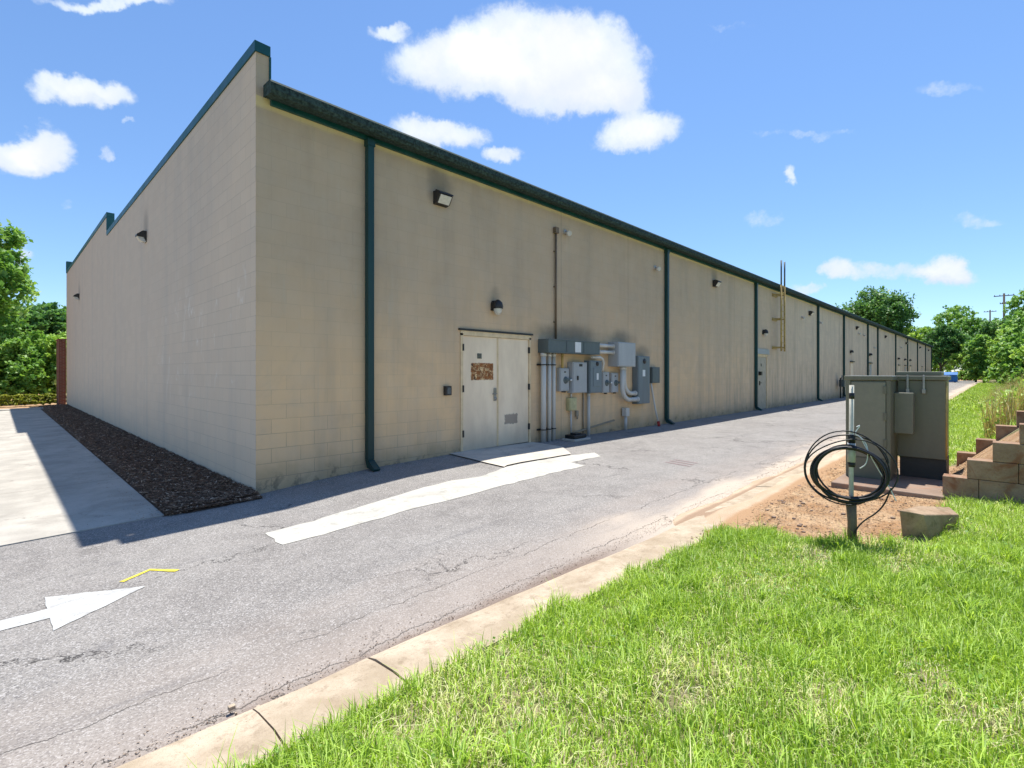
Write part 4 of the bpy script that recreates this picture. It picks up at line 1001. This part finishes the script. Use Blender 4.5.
# ------------------------------------------------------------------ dumpster, car, poles
M['blue'] = simple('blue_dumpster_paint', (0.02, 0.16, 0.48), 0.5, var=.15, scale=1.5, dirt=(.05, .10, .18), dirt_amt=.4)
e = empty('dumpster', (101.6, -2.75, float(g(102))), 'blue steel dumpster at the far end of the lane', 'dumpster')
mb = MB(); mb.prism([(-.9, .12), (.9, .12), (.9, 1.35), (.3, 1.55), (-.9, 1.15)], 'y', 0, 3.2)
mb.box(-.98, -.9, .0, 3.2, 1.05, 1.15); 
for y in (.4, 1.2, 2.0, 2.8): mb.box(-.95, -.901, y, y + .10, .15, 1.05)
mb.build('bin', M['blue'], e)
mb = MB(); mb.prism([(-.96, 1.165), (.3, 1.565), (.9, 1.365), (.92, 1.41), (.3, 1.62), (-.98, 1.21)], 'y', -.03, 3.23); mb.build('lid', M['blue'], e)
mb = MB()
for x in (-.7, .7):
    for y in (.3, 2.9): mb.lathe([(0, -.05), (.09, -.05), (.09, .05), (0, .05)], (x, y, .09), 10, 'y')
mb.build('caster', M['black'], e)
M['carw'] = simple('white_car_paint', (0.62, 0.63, 0.64), 0.25, var=.03, spec=.6)
M['glass'] = glassy('dark_car_glass', (0.02, 0.025, 0.03), .05)
def make_car(loc, rz, lb, mat):
    e = empty('parked_car', loc, lb, 'car', None, rz)
    side = [(-2.2, .35), (-2.25, .75), (-2.15, .95), (-1.4, 1.02), (-.75, 1.42), (.9, 1.45), (1.7, 1.08), (2.15, .98), (2.22, .6), (2.15, .32)]
    bmm = bmesh.new()
    rows = []
    for yy_, sc_, zz in ((-.86, .97, 0), (-.89, 1, .0), (-.6, 1, .02), (0, 1.01, .04), (.6, 1, .02), (.89, 1, 0), (.86, .97, 0)):
        row = []
        for (x, z) in side:
            yv = yy_ * (1 - .18 * max(0, (z - .95)) / .5)
            row.append(bmm.verts.new((x * sc_, yv, z + (zz if z > .9 else 0))))
        rows.append(row)
    for i in range(len(rows) - 1):
        for j in range(len(side)):
            bmm.faces.new((rows[i][j], rows[i + 1][j], rows[i + 1][(j + 1) % len(side)], rows[i][(j + 1) % len(side)]))
    bmm.faces.new(rows[0]); bmm.faces.new(rows[-1][::-1])
    bmesh.ops.recalc_face_normals(bmm, faces=bmm.faces)
    me = D.meshes.new('body'); bmm.to_mesh(me); bmm.free(); me.materials.append(mat)
    bo = D.objects.new('body', me); COL.objects.link(bo); bo.parent = e
    mb = MB()
    for s_ in (-1, 1):
        pr = [(-1.25, 1.03), (-.72, 1.36), (.82, 1.38), (1.45, 1.06)]
        vs2 = [(x, s_ * (.895 - .16 * max(0, z - .95) / .5 * 1.0 + .004), z) for x, z in pr]
        vs3 = [(x, s_ * (.87 - .16 * max(0, z - .95) / .5), z) for x, z in pr]
        mb._add(vs2 + vs3, [(0, 1, 2, 3), (4, 7, 6, 5), (0, 4, 5, 1), (1, 5, 6, 2), (2, 6, 7, 3), (3, 7, 4, 0)])
    mb._add([(-1.36, -.74, 1.06), (-1.36, .74, 1.06), (-.80, .66, 1.41), (-.80, -.66, 1.41)], [(0, 1, 2, 3)])
    mb._add([(1.66, -.74, 1.13), (1.66, .74, 1.13), (.96, .66, 1.475), (.96, -.66, 1.475)], [(0, 1, 2, 3)])
    mb.build('windows', M['glass'], e)
    for x in (-1.35, 1.35):
        for s_ in (-1, 1):
            mb = MB(); mb.lathe([(0, -.02), (.2, -.02), (.32, -.01), (.33, .1), (.32, .2), (0, .2)], (0, 0, 0), 18, 'y')
            wh = mb.build('wheel', M['black'], e); wh.location = (x, s_ * .72 - .09, .33)
            mb = MB(); mb.lathe([(0, .0), (.19, .0), (.2, .01)], (0, .205 if s_ > 0 else -.035, 0), 14, 'y'); mb.build('rim', M['steel'], wh)
    for s_ in (-1, 1):
        mb = MB(); mb.box(-2.26, -2.1, s_ * .62 - .16, s_ * .62 + .16, .70, .84, .02); mb.build('headlight', M['decal'], e)
        mb = MB(); mb.box(2.1, 2.235, s_ * .68 - .13, s_ * .68 + .13, .72, .90, .02); mb.build('tail_light', simple('red_lens', (.35, .01, .01), .2), e)
    mb = MB(); mb.box(-2.27, -2.2, -.5, .5, .40, .62, .01); mb.build('grille', M['black'], e)
    return e
make_car((116.5, 0.4, float(g(116))), R(80), 'white car parked beyond the blue dumpster', M['carw'])

def pole(px_, py_, h, lb, arms):
    e = empty('utility_pole', (px_, py_, float(ground(px_, py_)) - .3), lb, 'utility pole', 'distant wooden utility poles')
    mb = MB(); mb.tube([(0, 0, 0), (0, 0, h)], [.2, .15], 10); mb.build('pole', simple('pole_wood', (.09, .075, .06), .9), e)
    for z, w_ in arms:
        mb = MB(); mb.prism([(-.06, z), (.06, z), (.06, z + .14), (-.06, z + .14)], 'y', -w_ / 2, w_ / 2); a = mb.build('crossarm', simple('arm_wood', (.08, .07, .06), .9), e)
        mb = MB()
        for t in (-.45, -.2, .2, .45): mb.lathe([(.05, 0), (.07, .08), (.04, .18), (0, .2)], (0, t * w_, z + .14), 8)
        mb.build('insulator', M['steel'], a)
    return e
pole(123.8, -8.04, 15.8, 'taller near utility pole with a crossarm above the right trees', [(15.3, 2.7), (13.9, 1.1)])
pole(177.4, -5.8, 16.4, 'shorter distant utility pole barely above the treetops', [(15.9, 2.4)])

# ------------------------------------------------------------------ vegetation
def leaf_mat(name, c0, c1, c2, trans=.42, up=.3):
    m = D.materials.new(name); m.use_nodes = True; nt = NT(m.node_tree); nt.n.clear()
    a = nt.add('ShaderNodeAttribute'); a.attribute_name = 'v'; f = a.outputs['Fac']
    c = nt.mix(nt.ramp(f, 0, .8, smooth=False), c0, c1); c = nt.mix(nt.ramp(f, .8, 1.0, smooth=False), c, c2)
    d = nt.add('ShaderNodeBsdfPrincipled'); nt.l.new(c, d.inputs['Base Color']); d.inputs['Roughness'].default_value = .5; d.inputs['Specular IOR Level'].default_value = .35
    gn_ = nt.add('ShaderNodeNewGeometry').outputs['Normal']
    vm = nt.add('ShaderNodeVectorMath'); vm.operation = 'NORMALIZE'; nt.l.new(nt.vadd(nt.vscale(gn_, 1 - up), (0, 0, up)), vm.inputs[0]); nt.l.new(vm.outputs[0], d.inputs['Normal'])
    t = nt.add('ShaderNodeBsdfTranslucent'); nt.l.new(nt.mix(1.0, c, (1.0, 1.0, .55), 'MULTIPLY'), t.inputs[0])
    mx = nt.add('ShaderNodeMixShader'); mx.inputs[0].default_value = trans
    nt.l.new(d.outputs[0], mx.inputs[1]); nt.l.new(t.outputs[0], mx.inputs[2])
    out = nt.add('ShaderNodeOutputMaterial'); nt.l.new(mx.outputs[0], out.inputs[0]); return m
M['l_dark'] = leaf_mat('dark_foliage', (0.07, 0.18, 0.05), (0.18, 0.36, 0.10), (0.36, 0.52, 0.22))
M['l_mid'] = leaf_mat('mid_foliage', (0.11, 0.27, 0.05), (0.31, 0.52, 0.11), (0.55, 0.70, 0.26))
M['l_lite'] = leaf_mat('light_foliage', (0.20, 0.38, 0.06), (0.46, 0.65, 0.12), (0.68, 0.80, 0.30))
M['l_yel'] = leaf_mat('yellow_green_foliage', (0.22, 0.28, 0.04), (0.45, 0.46, 0.07), (0.58, 0.58, 0.14))
M['bark'] = simple('bark', (0.11, 0.085, 0.06), .95, var=.3, scale=8, bump=.6)

def tree(name, lb, cat, x, y, h, rx, mat, n, leaf, bottom=.25, lobes=12, group=None, trunk=True, seed=0, zb=None, ry=None):
    rs = np.random.default_rng(seed + 100)
    zb = float(ground(x, y)) if zb is None else zb
    rx *= 1.12; ry = ry or rx; n = int(n * 1.25)
    e = empty(name, (x, y, zb), lb, cat, group)
    c0 = h * bottom; hc = h - c0
    # lobe centres fill an ellipsoid
    L = []
    for k in range(lobes):
        for _ in range(50):
            p = rs.uniform(-1, 1, 3)
            if .12 < np.linalg.norm(p) < .80: break
        r_ = rs.uniform(.30, .50)
        L.append((p[0] * rx * .82, p[1] * ry * .82, c0 + hc * .5 + p[2] * hc * .40, r_))
    L.append((0, 0, h - hc * .28, .42))
    if bottom < .06:
        for k in range(5):
            a_ = k * 1.257 + rs.uniform(0, .6); L.append((math.cos(a_) * rx * .55, math.sin(a_) * ry * .55, h * rs.uniform(.10, .26), .42))
    Ps = []; sm = []
    per = n // len(L)
    for (lx, ly, lz, r_) in L:
        d = rs.normal(size=(per, 3)); d /= np.linalg.norm(d, axis=1, keepdims=True)
        d[:, 2] = np.where(d[:, 2] < -.3, -d[:, 2], d[:, 2])
        rad = rs.uniform(.40, 1.04, per) ** .5
        # twig clusters
        nc = max(4, per // 22); cc = d[:nc] * rad[:nc, None]
        idx = rs.integers(0, nc, per); q = cc[idx] + rs.normal(scale=.09, size=(per, 3))
        Ps.append(np.stack([lx + q[:, 0] * r_ * rx, ly + q[:, 1] * r_ * ry, lz + q[:, 2] * r_ * min(hc * .5, rx) * 1.05], 1))
        sm.append(np.clip(rs.normal(.45, .12) + rs.normal(scale=.18, size=nc), 0, 1)[idx])
    P = np.concatenate(Ps); v = np.clip(np.concatenate(sm) + rs.normal(scale=.12, size=len(P)), 0, 1)
    k = len(P)
    P[:, 2] = np.maximum(P[:, 2], .03)
    U = rs.normal(size=(k, 3)); U[:, 2] *= .45; U /= np.linalg.norm(U, axis=1, keepdims=True)
    V = rs.normal(size=(k, 3)); V[:, 2] *= .55; V -= (V * U).sum(1, keepdims=True) * U; V /= np.linalg.norm(V, axis=1, keepdims=True)
    s_ = rs.uniform(.6, 1.25, k)[:, None] * leaf
    o = leaf_quads(P, U * s_ * .62, V * s_, v, 'crown', mat); o.parent = e
    if trunk:
        mb = MB(); r0 = max(.03, h * .018)
        mb.tube([(0, 0, -.2), (r0 * .3, 0, c0 * .6 + h * .1), (0, r0 * .4, h * .75)], [r0 * 1.25, r0 * .9, r0 * .3], 8)
        for (lx, ly, lz, r_) in L[:7]:
            z0 = c0 * .8 + (lz - c0) * .25 + h * .05
            mb.tube([(0, 0, z0), (lx * .5, ly * .5, (z0 + lz) / 2 + .02 * h), (lx * .95, ly * .95, lz)], [r0 * .55, r0 * .35, r0 * .12], 6)
        mb.build('trunk', M['bark'], e)
    return e
GF = 'trees beyond the far end of the lane'
tree('broadleaf_tree', 'big round dark green tree rising above the roof line', 'tree', 131.95, 12.3, 20.3, 7.4, M['l_dark'], 30000, .30, .1, 44, GF, seed=1)
tree('broadleaf_tree', 'yellowish light green tree just right of the big round tree, over the roof edge', 'tree', 117.07, 8.5, 9.6, 4.6, M['l_lite'], 8000, .24, .04, 14, GF, seed=2)
tree('broadleaf_tree', 'light green spreading tree behind the far corner of the building', 'tree', 128.3, 3.8, 11.2, 5.2, M['l_lite'], 9000, .26, .04, 14, GF, seed=3)
tree('broadleaf_tree', 'taller mid green tree behind the blue dumpster', 'tree', 156.5, 1.3, 16.8, 6.0, M['l_mid'], 10000, .30, .04, 18, GF, seed=4)
tree('broadleaf_tree', 'mid green tree in the far row, below the shorter pole', 'tree', 146.4, -3.0, 13.8, 4.6, M['l_mid'], 9000, .28, .03, 16, GF, seed=5)
tree('broadleaf_tree', 'dark tree in the far row, right of the shorter pole', 'tree', 135.2, -6.0, 12.6, 4.2, M['l_dark'], 9000, .26, .03, 16, GF, seed=6)
tree('broadleaf_tree', 'dark green tree on a bare trunk behind the dumpster, at the corner', 'tree', 110.2, -0.2, 9.6, 3.9, M['l_dark'], 10000, .22, .14, 16, GF, seed=7)
tree('broadleaf_tree', 'low bright green tree right of the dumpster', 'tree', 107.5, -4.7, 7.0, 2.7, M['l_lite'], 7000, .20, .08, 12, GF, seed=8)
tree('broadleaf_tree', 'bright bushy tree at the bend of the far lawn', 'tree', 92.0, -5.9, 7.6, 2.4, M['l_mid'], 8000, .19, .03, 12, GF, seed=9)
for k, (x, y, h, r_, mt, lb) in enumerate([(172, 20, 13, 9, 'l_dark', 'far dark tree mass left behind the big round tree'), (190, 6, 15, 9, 'l_dark', 'farthest dark tree behind the dumpster trees'), (185, -9, 15, 9, 'l_mid', 'farthest mid green tree behind the shorter pole'), (165, -14, 14, 8, 'l_mid', 'far mid green tree behind the taller pole')]):
    tree('broadleaf_tree', lb, 'tree', x, y, h, r_, M[mt], 7000, .42, .05, 14, GF, seed=30 + k)
for k, (x, y, h, r_, mt, lb) in enumerate([(140, 4.5, 3.6, 3.2, 'l_lite', 'low shrub under the far trees beside the dumpster'), (126, -2.5, 2.2, 2.0, 'l_yel', 'low yellow shrub on the far bank beyond the lane')]):
    tree('shrub', lb, 'shrub', x, y, h, r_, M[mt], 3500, .2, .02, 8, 'far low shrubs', False, seed=50 + k)
# saplings along the right bank
GS = 'saplings crowding the right bank'
SP = [(31.2, -8.25, 3.4, 1.25, 'l_mid', 7000, .085, 'nearest small sapling at the left edge of the bank thicket'),
      (33.5, -9.3, 4.9, 1.5, 'l_lite', 9000, .09, 'bright sapling behind the dry weeds at the right picture edge'),
      (40.5, -8.9, 5.0, 1.6, 'l_mid', 9000, .10, 'mid green sapling in the middle of the bank thicket'),
      (50.6, -8.2, 5.2, 1.6, 'l_lite', 8000, .12, 'light sapling leaning over the lawn edge'),
      (61.2, -9.2, 7.6, 2.1, 'l_mid', 10000, .14, 'tall bushy tree in the bank thicket, second from right'),
      (69.5, -10.4, 10.8, 2.9, 'l_mid', 12000, .17, 'tallest tree of the bank thicket at the right picture edge'),
      (66.6, -8.2, 5.6, 2.0, 'l_lite', 7000, .15, 'low light green tree at the far left of the bank thicket'),
      (82.0, -9.6, 9.2, 2.8, 'l_dark', 9000, .19, 'dark tree far back in the bank thicket'),
      (26.0, -8.9, 2.6, 1.1, 'l_lite', 6000, .075, 'low leafy shrub just behind the dry weeds'),
      (98.0, -9.9, 10.2, 3.0, 'l_mid', 9000, .22, 'tree at the far end of the bank thicket, below the taller pole')]
for k, (x, y, h, r_, mt, n, lf, lb) in enumerate(SP):
    tree('sapling', lb, 'tree', x, y, h, r_, M[mt], n, lf, .02, 14, GS, seed=60 + k)
# left side trees
GLS = 'trees past the end of the side walk'
tree('broadleaf_tree', 'tall bright green tree at the left picture edge', 'tree', -4.2, 36.4, 11.6, 3.9, M['l_mid'], 26000, .17, .12, 24, GLS, seed=80)
tree('broadleaf_tree', 'dark rounded tree seen between tall tree and side wall', 'tree', 1.0, 54, 8.4, 3.6, M['l_dark'], 11000, .21, .1, 14, GLS, seed=81)
LB = [(-3.6, 32.5, 4.2, 2.0, 'leafy bush left under the tall tree'), (-1.7, 32.0, 3.9, 1.8, 'leafy bush in the middle of the left thicket'), (.2, 32.4, 4.1, 1.7, 'leafy bush beside the brick wing wall'), (-2.6, 35.5, 5.2, 2.3, 'taller bush behind the left thicket'), (1.8, 38, 4.6, 2.4, 'bush behind the brick wing wall')]
for k, (x, y, h, r_, lb) in enumerate(LB):
    tree('bush', lb, 'bush', x, y, h, r_, M['l_lite' if k % 2 == 0 else 'l_mid'], 12000, .105, .02, 16, 'bushes past the side walk', seed=90 + k)
for k in range(6):
    tree('low_shrub', ['low yellow-green hedge shrub at the left picture edge', 'low hedge shrub second from the left', 'low hedge shrub third from the left', 'low hedge shrub fourth from the left', 'low hedge shrub fifth from the left', 'low hedge shrub nearest the brick wall'][k],
         'shrub', -3.4 + k * .58, 28.6, .62, .42, M['l_yel'], 2200, .05, .0, 7, 'low hedge shrubs in a row', False, seed=110 + k, zb=-.25)

# grass blades ---------------------------------------------------------
def blades(x, y, z, h, wd, lean, v, name, mat, lab, cat):
    n = len(x); a = RNG.uniform(0, 2 * np.pi, n); la = RNG.uniform(0, 2 * np.pi, n)
    dx = np.cos(a) * wd; dy = np.sin(a) * wd
    lx = np.cos(la) * lean * h; ly = np.sin(la) * lean * h
    co = np.empty((n, 5, 3))
    co[:, 0] = np.stack([x - dx, y - dy, z - .01], 1); co[:, 1] = np.stack([x + dx, y + dy, z - .01], 1)
    co[:, 2] = np.stack([x + lx * .35 + dx * .8, y + ly * .35 + dy * .8, z + h * .6], 1); co[:, 3] = np.stack([x + lx * .35 - dx * .8, y + ly * .35 - dy * .8, z + h * .6], 1)
    co[:, 4] = np.stack([x + lx, y + ly, z + h * np.clip(1.05 - lean * .35, .4, 1)], 1)
    base = (np.arange(n) * 5)[:, None]
    li = np.concatenate([base + np.array([0, 1, 2, 3]), base + np.array([3, 2, 4])], 1).ravel().astype(np.int32)
    st = (np.arange(n) * 7)[:, None] + np.array([0, 4])
    me = D.meshes.new(name); me.vertices.add(n * 5); me.vertices.foreach_set('co', co.ravel())
    me.loops.add(n * 7); me.loops.foreach_set('vertex_index', li)
    me.polygons.add(n * 2); me.polygons.foreach_set('loop_start', st.ravel().astype(np.int32)); me.update(calc_edges=True)
    at_ = me.attributes.new('v', 'FLOAT', 'FACE'); at_.data.foreach_set('value', np.repeat(v, 2).astype(np.float32))
    me.materials.append(mat); o = D.objects.new(name, me); COL.objects.link(o)
    return tag(o, lab, cat, kind='stuff')
M['grass'] = leaf_mat('lawn_blade', (0.22, 0.40, 0.03), (0.55, 0.76, 0.10), (0.74, 0.72, 0.42), .42, .6)
def lawn(n, x0, x1, y0, y1, hs, wd, lab, straw=.10):
    x = RNG.uniform(x0, x1, n); y = RNG.uniform(y0, y1, n)
    d = dirtness(x, y); pn = fbm(x, y, 1.9); p2 = fbm(x + 50, y + 20, 5.0)
    thin = sstep(.52, .70, pn) * .55 + sstep(.6, .75, p2) * .25
    ed = -5.29 + kshift(x) - .07 * vnoise(x, y, 6) - .05 * vnoise(x, y, 19)
    keep = (RNG.random(n) > thin) & (RNG.random(n) > d * 1.1 - .02) & (y < ed)
    keep &= ~((x > 4.9) & (x < 7.4) & (y < -6.75))
    # photographer's side stays clear of the lens
    keep &= ((x + 2.445) ** 2 + (y + 7.225) ** 2) > .45 ** 2
    x, y, pn, p2 = x[keep], y[keep], pn[keep], p2[keep]; k = len(x)
    h = RNG.uniform(hs[0], hs[1], k) * (.45 + 1.3 * vnoise(x, y, 4.1) * (.5 + p2)) * np.where(RNG.random(k) < .04, 1.6, 1)
    v = np.clip(-.05 + .62 * RNG.random(k) + .55 * (vnoise(x + 4, y, 1.1) * .6 + vnoise(x, y, 3.0) * .4 - .2), 0, .79)
    st = RNG.random(k) < (straw + .34 * sstep(.48, .7, pn)); v[st] = RNG.uniform(.88, 1, st.sum()); h[st] *= .7
    lean = RNG.uniform(.1, 1.0, k) ** 1.2; lean[st] = RNG.uniform(.6, 2.0, st.sum())
    return blades(x, y, ground(x, y), h, RNG.uniform(.6, 1.3, k) * wd, lean, v, 'lawn_grass', M['grass'], lab, 'grass')
lawn(400000, -2.6, 6.0, -9.0, -5.05, (.035, .095), .0026, 'bright green lawn grass filling the foreground by the kerb')
lawn(90000, -6.0, -2.6, -9.0, -5.0, (.035, .095), .0028, 'lawn grass continuing along the kerb to the left')
lawn(60000, -5, 5.0, -13, -9.0, (.06, .12), .006, 'lawn grass farther up the verge behind the viewpoint', .15)
lawn(70000, 5.0, 30, -15, -8.5, (.10, .24), .011, 'rough grass covering the top of the bank', .25)
lawn(110000, 6.2, 22, -8.6, -5.3, (.06, .14), .005, 'rough grass on the verge behind the block stairs', .22)
lawn(70000, 20, 90, -9.0, -5.38, (.07, .16), .012, 'sunlit lawn strip beside the far part of the lane', .08)
# weeds on the bank and clay
n = 30000
x = RNG.uniform(7.0, 26, n); y = -7.05 - RNG.random(n) * 2.2 - .012 * (x - 6); d_ = (fbm(x, y, .8) > .42); x, y = x[d_], y[d_]; n = len(x)
M['weed'] = leaf_mat('dry_weed', (0.36, 0.34, 0.10), (0.58, 0.46, 0.20), (0.74, 0.60, 0.38), .4)
blades(x, y, ground(x, y), RNG.uniform(.2, .85, n) * (.5 + vnoise(x, y, 1.0)), .006 * np.ones(n), RNG.uniform(.05, .5, n), RNG.random(n), 'dry_weeds', M['weed'], 'tall dry straw-coloured weeds on the right bank', 'weeds')
n = 20000
x = RNG.uniform(8.0, 28, n); y = -7.0 - RNG.random(n) * 2.0 - .012 * (x - 6)
P = np.stack([x, y, ground(x, y) + RNG.random(n) ** 1.4 * .7], 1); U = unit(n); V = unit(n); s = RNG.uniform(.02, .05, n)[:, None]
tag(leaf_quads(P, U * s * .6, V * s, RNG.random(n), 'bank_weeds', M['l_lite']), 'green leafy weeds mixed into the dry grass on the bank', 'weeds', kind='stuff')
# litter on the clay
n = 13000
x = RNG.uniform(1.8, 8.5, n); y = RNG.uniform(-6.95, -5.25, n); k_ = (dirtness(x, y) > .5) & (RNG.random(n) < .35 + fbm(x, y, 2.5)); x, y = x[k_], y[k_]; n = len(x)
P = np.stack([x, y, ground(x, y) + RNG.uniform(.004, .016, n)], 1); U = unit(n); U[:, 2] *= .3; V = unit(n); V[:, 2] *= .3; s = RNG.uniform(.005, .018, n)[:, None]
tag(leaf_quads(P, U * s, V * s * .6, RNG.random(n), 'leaf_litter', chip_mat('litter', (.08, .05, .028), (.27, .17, .09), (.56, .45, .29))), 'dead leaves and bark crumbs scattered on the bare clay', 'litter', kind='stuff')
mb = MB(); rr = random.Random(5)
for k in range(150):
    x = rr.uniform(2.0, 8); y = rr.uniform(-6.7, -5.4); s_ = rr.uniform(.006, .022); z = float(ground(x, y))
    mb.box(x - s_, x + s_ * .9, y - s_ * .8, y + s_, z - .005, z + s_ * .8, s_ * .35)
tag(mb.build('pebbles', M['padconc']), 'small pebbles scattered over the bare clay', 'pebbles', kind='stuff')

# backdrop woods beyond the lane and behind the thicket
GW = 'far row of woodland trees'
for k, (x, y, h, r_, mt, lb) in enumerate([(205, -22, 15, 9, 'l_mid', 'woodland tree in the far row directly behind the taller pole'), (230, 8, 15, 10, 'l_dark', 'far woodland tree seen over the dumpster'), (215, -6, 15, 9, 'l_mid', 'far woodland tree closing the end of the lane'), (112, -10.5, 9.5, 3.9, 'l_lite', 'light tree at the end of the verge, below the poles'), (125, -14, 13, 5, 'l_mid', 'mid green tree behind the light verge tree')]):
    tree('woodland_tree', lb, 'tree', x, y, h, r_, M[mt], 8000, .40 if x > 150 else .26, .0, 16, GW, seed=130 + k)
for k, (x, y, h, r_, lb) in enumerate([(-9, 44, 9, 5, 'woodland tree far left behind the tall bright tree'), (-4, 52, 8, 5, 'woodland tree behind the left bushes'), (5, 60, 8, 5, 'woodland tree mostly hidden by the side wall')]):
    tree('woodland_tree', lb, 'tree', x, y, h, r_, M['l_dark'], 9000, .26, .0, 16, 'woodland trees behind the side walk', seed=140 + k)
e = empty('bike_rack', (-2.56, 4.55, float(g(-2.5)) + .01), 'grey metal loop rack just entering at the left picture edge', 'rack')
mb = MB(); pts = []
for i in range(25):
    t = i / 24 * 4 * math.pi; pts.append((-i / 24 * 1.6 + .08, 0, .36 - .30 * math.cos(t)))
mb.tube([(.08, 0, -.02)] + pts + [(-1.52, 0, -.02)], .024, 10); mb.build('wave_tube', M['steel'], e)
for x in (.08, -1.52):
    MB().lathe([(0, 0), (.07, 0), (.07, .012), (0, .012)], (x, 0, 0), 14).build('foot_plate', M['steel'], e)

for k, (x, y, h, r_, mt, lb) in enumerate([(29.0, -8.7, 2.2, 1.0, 'l_mid', 'low bush at the foot of the nearest sapling'), (37.0, -8.8, 2.6, 1.2, 'l_lite', 'low bush between the saplings at the middle of the thicket'), (45.0, -8.8, 2.8, 1.3, 'l_mid', 'low bush behind the lawn strip under the saplings'),
        (55.5, -8.9, 3.4, 1.6, 'l_mid', 'low bush under the tall tree of the thicket'), (75.0, -8.6, 4.0, 2.0, 'l_lite', 'low bright bush far back along the lawn edge'), (88.0, -8.2, 4.0, 2.2, 'l_mid', 'low bush at the far end of the lawn strip'), (103.0, -7.8, 4.4, 2.6, 'l_lite', 'low bush where the far lawn meets the trees'), (118.0, -6.2, 4.2, 2.8, 'l_mid', 'low bush behind the bend of the lane')]):
    tree('bush', lb, 'bush', x, y, h, r_, M[mt], 5000, .075 + .0012 * x, .0, 9, 'low bushes under the bank thicket', False, seed=160 + k)

n = 9000
x = RNG.uniform(-2.4, 5.2, n); y = RNG.uniform(-8.6, -5.25, n)
k_ = (vnoise(x + 9, y + 3, 2.7) > .66) & (dirtness(x, y) < .5) & (y < -5.26 + kshift(x)); x, y = x[k_], y[k_]; n = len(x)
P = np.stack([x, y, ground(x, y) + RNG.uniform(.015, .07, n)], 1); U = unit(n); U[:, 2] *= .35; V = unit(n); V[:, 2] *= .5; s = RNG.uniform(.008, .02, n)[:, None]
tag(leaf_quads(P, U * s * .8, V * s, RNG.random(n), 'lawn_weeds', M['l_mid']), 'small broadleaf weeds and clover patches in the foreground lawn', 'weeds', kind='stuff')
# taller coarse tufts
tc = np.stack([RNG.uniform(-1.6, 4.6, 130), RNG.uniform(-8.3, -5.5, 130)], 1)
tc = tc[dirtness(tc[:, 0], tc[:, 1]) < .3]
x = np.repeat(tc[:, 0], 34) + RNG.normal(scale=.025, size=len(tc) * 34); y = np.repeat(tc[:, 1], 34) + RNG.normal(scale=.025, size=len(tc) * 34); n = len(x)
kk = ((x + 2.445) ** 2 + (y + 7.225) ** 2) > .5 ** 2; x, y = x[kk], y[kk]; n = len(x)
blades(x, y, ground(x, y), RNG.uniform(.08, .17, n), .0035 * np.ones(n), RNG.uniform(.3, 1.3, n), np.clip(RNG.normal(.25, .2, n), 0, .78), 'coarse_tufts', M['grass'], 'coarse darker grass tufts standing above the lawn', 'grass')
# thatch lying flat
n = 26000
x = RNG.uniform(-2.4, 5.2, n); y = RNG.uniform(-8.6, -5.3, n); k_ = (fbm(x, y, 1.9) > .5) & (dirtness(x, y) < .6) & (y < -5.3 + kshift(x)); x, y = x[k_], y[k_]; n = len(x)
P = np.stack([x, y, ground(x, y) + RNG.uniform(.01, .045, n)], 1); U = unit(n); U[:, 2] *= .1; V = unit(n); V[:, 2] *= .25; V /= np.linalg.norm(V, axis=1, keepdims=True); s = RNG.uniform(.012, .045, n)[:, None]
tag(leaf_quads(P, U * .0016, V * s, RNG.random(n), 'thatch', chip_mat('dead_thatch', (.34, .28, .17), (.52, .46, .30), (.7, .64, .46))), 'dead straw thatch lying between the lawn blades', 'thatch', kind='stuff')
# grit on the asphalt against the kerb and stray chips on the walk
n = 5000
x = RNG.uniform(-2.4, 9, n); y = -4.88 + kshift(x) * .8 + np.abs(RNG.normal(scale=.10, size=n)); z = g(x, y) + .004
P = np.stack([x, y, z], 1); U = unit(n); U[:, 2] *= .3; V = unit(n); V[:, 2] *= .3; s = RNG.uniform(.002, .007, n)[:, None]
tag(leaf_quads(P, U * s, V * s, RNG.random(n), 'gutter_grit', chip_mat('grit', (.09, .06, .045), (.26, .20, .15), (.5, .42, .34))), 'fine grit and leaf crumbs lying along the kerb edge', 'grit', kind='stuff')
n = 900
x = -1.10 - np.abs(RNG.normal(scale=.18, size=n)); y = -.2 + 20 * RNG.random(n) ** 1.6; z = g(x) + .018
P = np.stack([x, y, z], 1); U = unit(n); U[:, 2] *= .2; V = unit(n); V[:, 2] *= .2; s = RNG.uniform(.006, .02, n)[:, None]
tag(leaf_quads(P, U * s, V * s * .3, RNG.random(n), 'stray_chips', D.materials['bark_chip']), 'stray bark chips scattered on the sidewalk beside the mulch', 'mulch', kind='stuff')
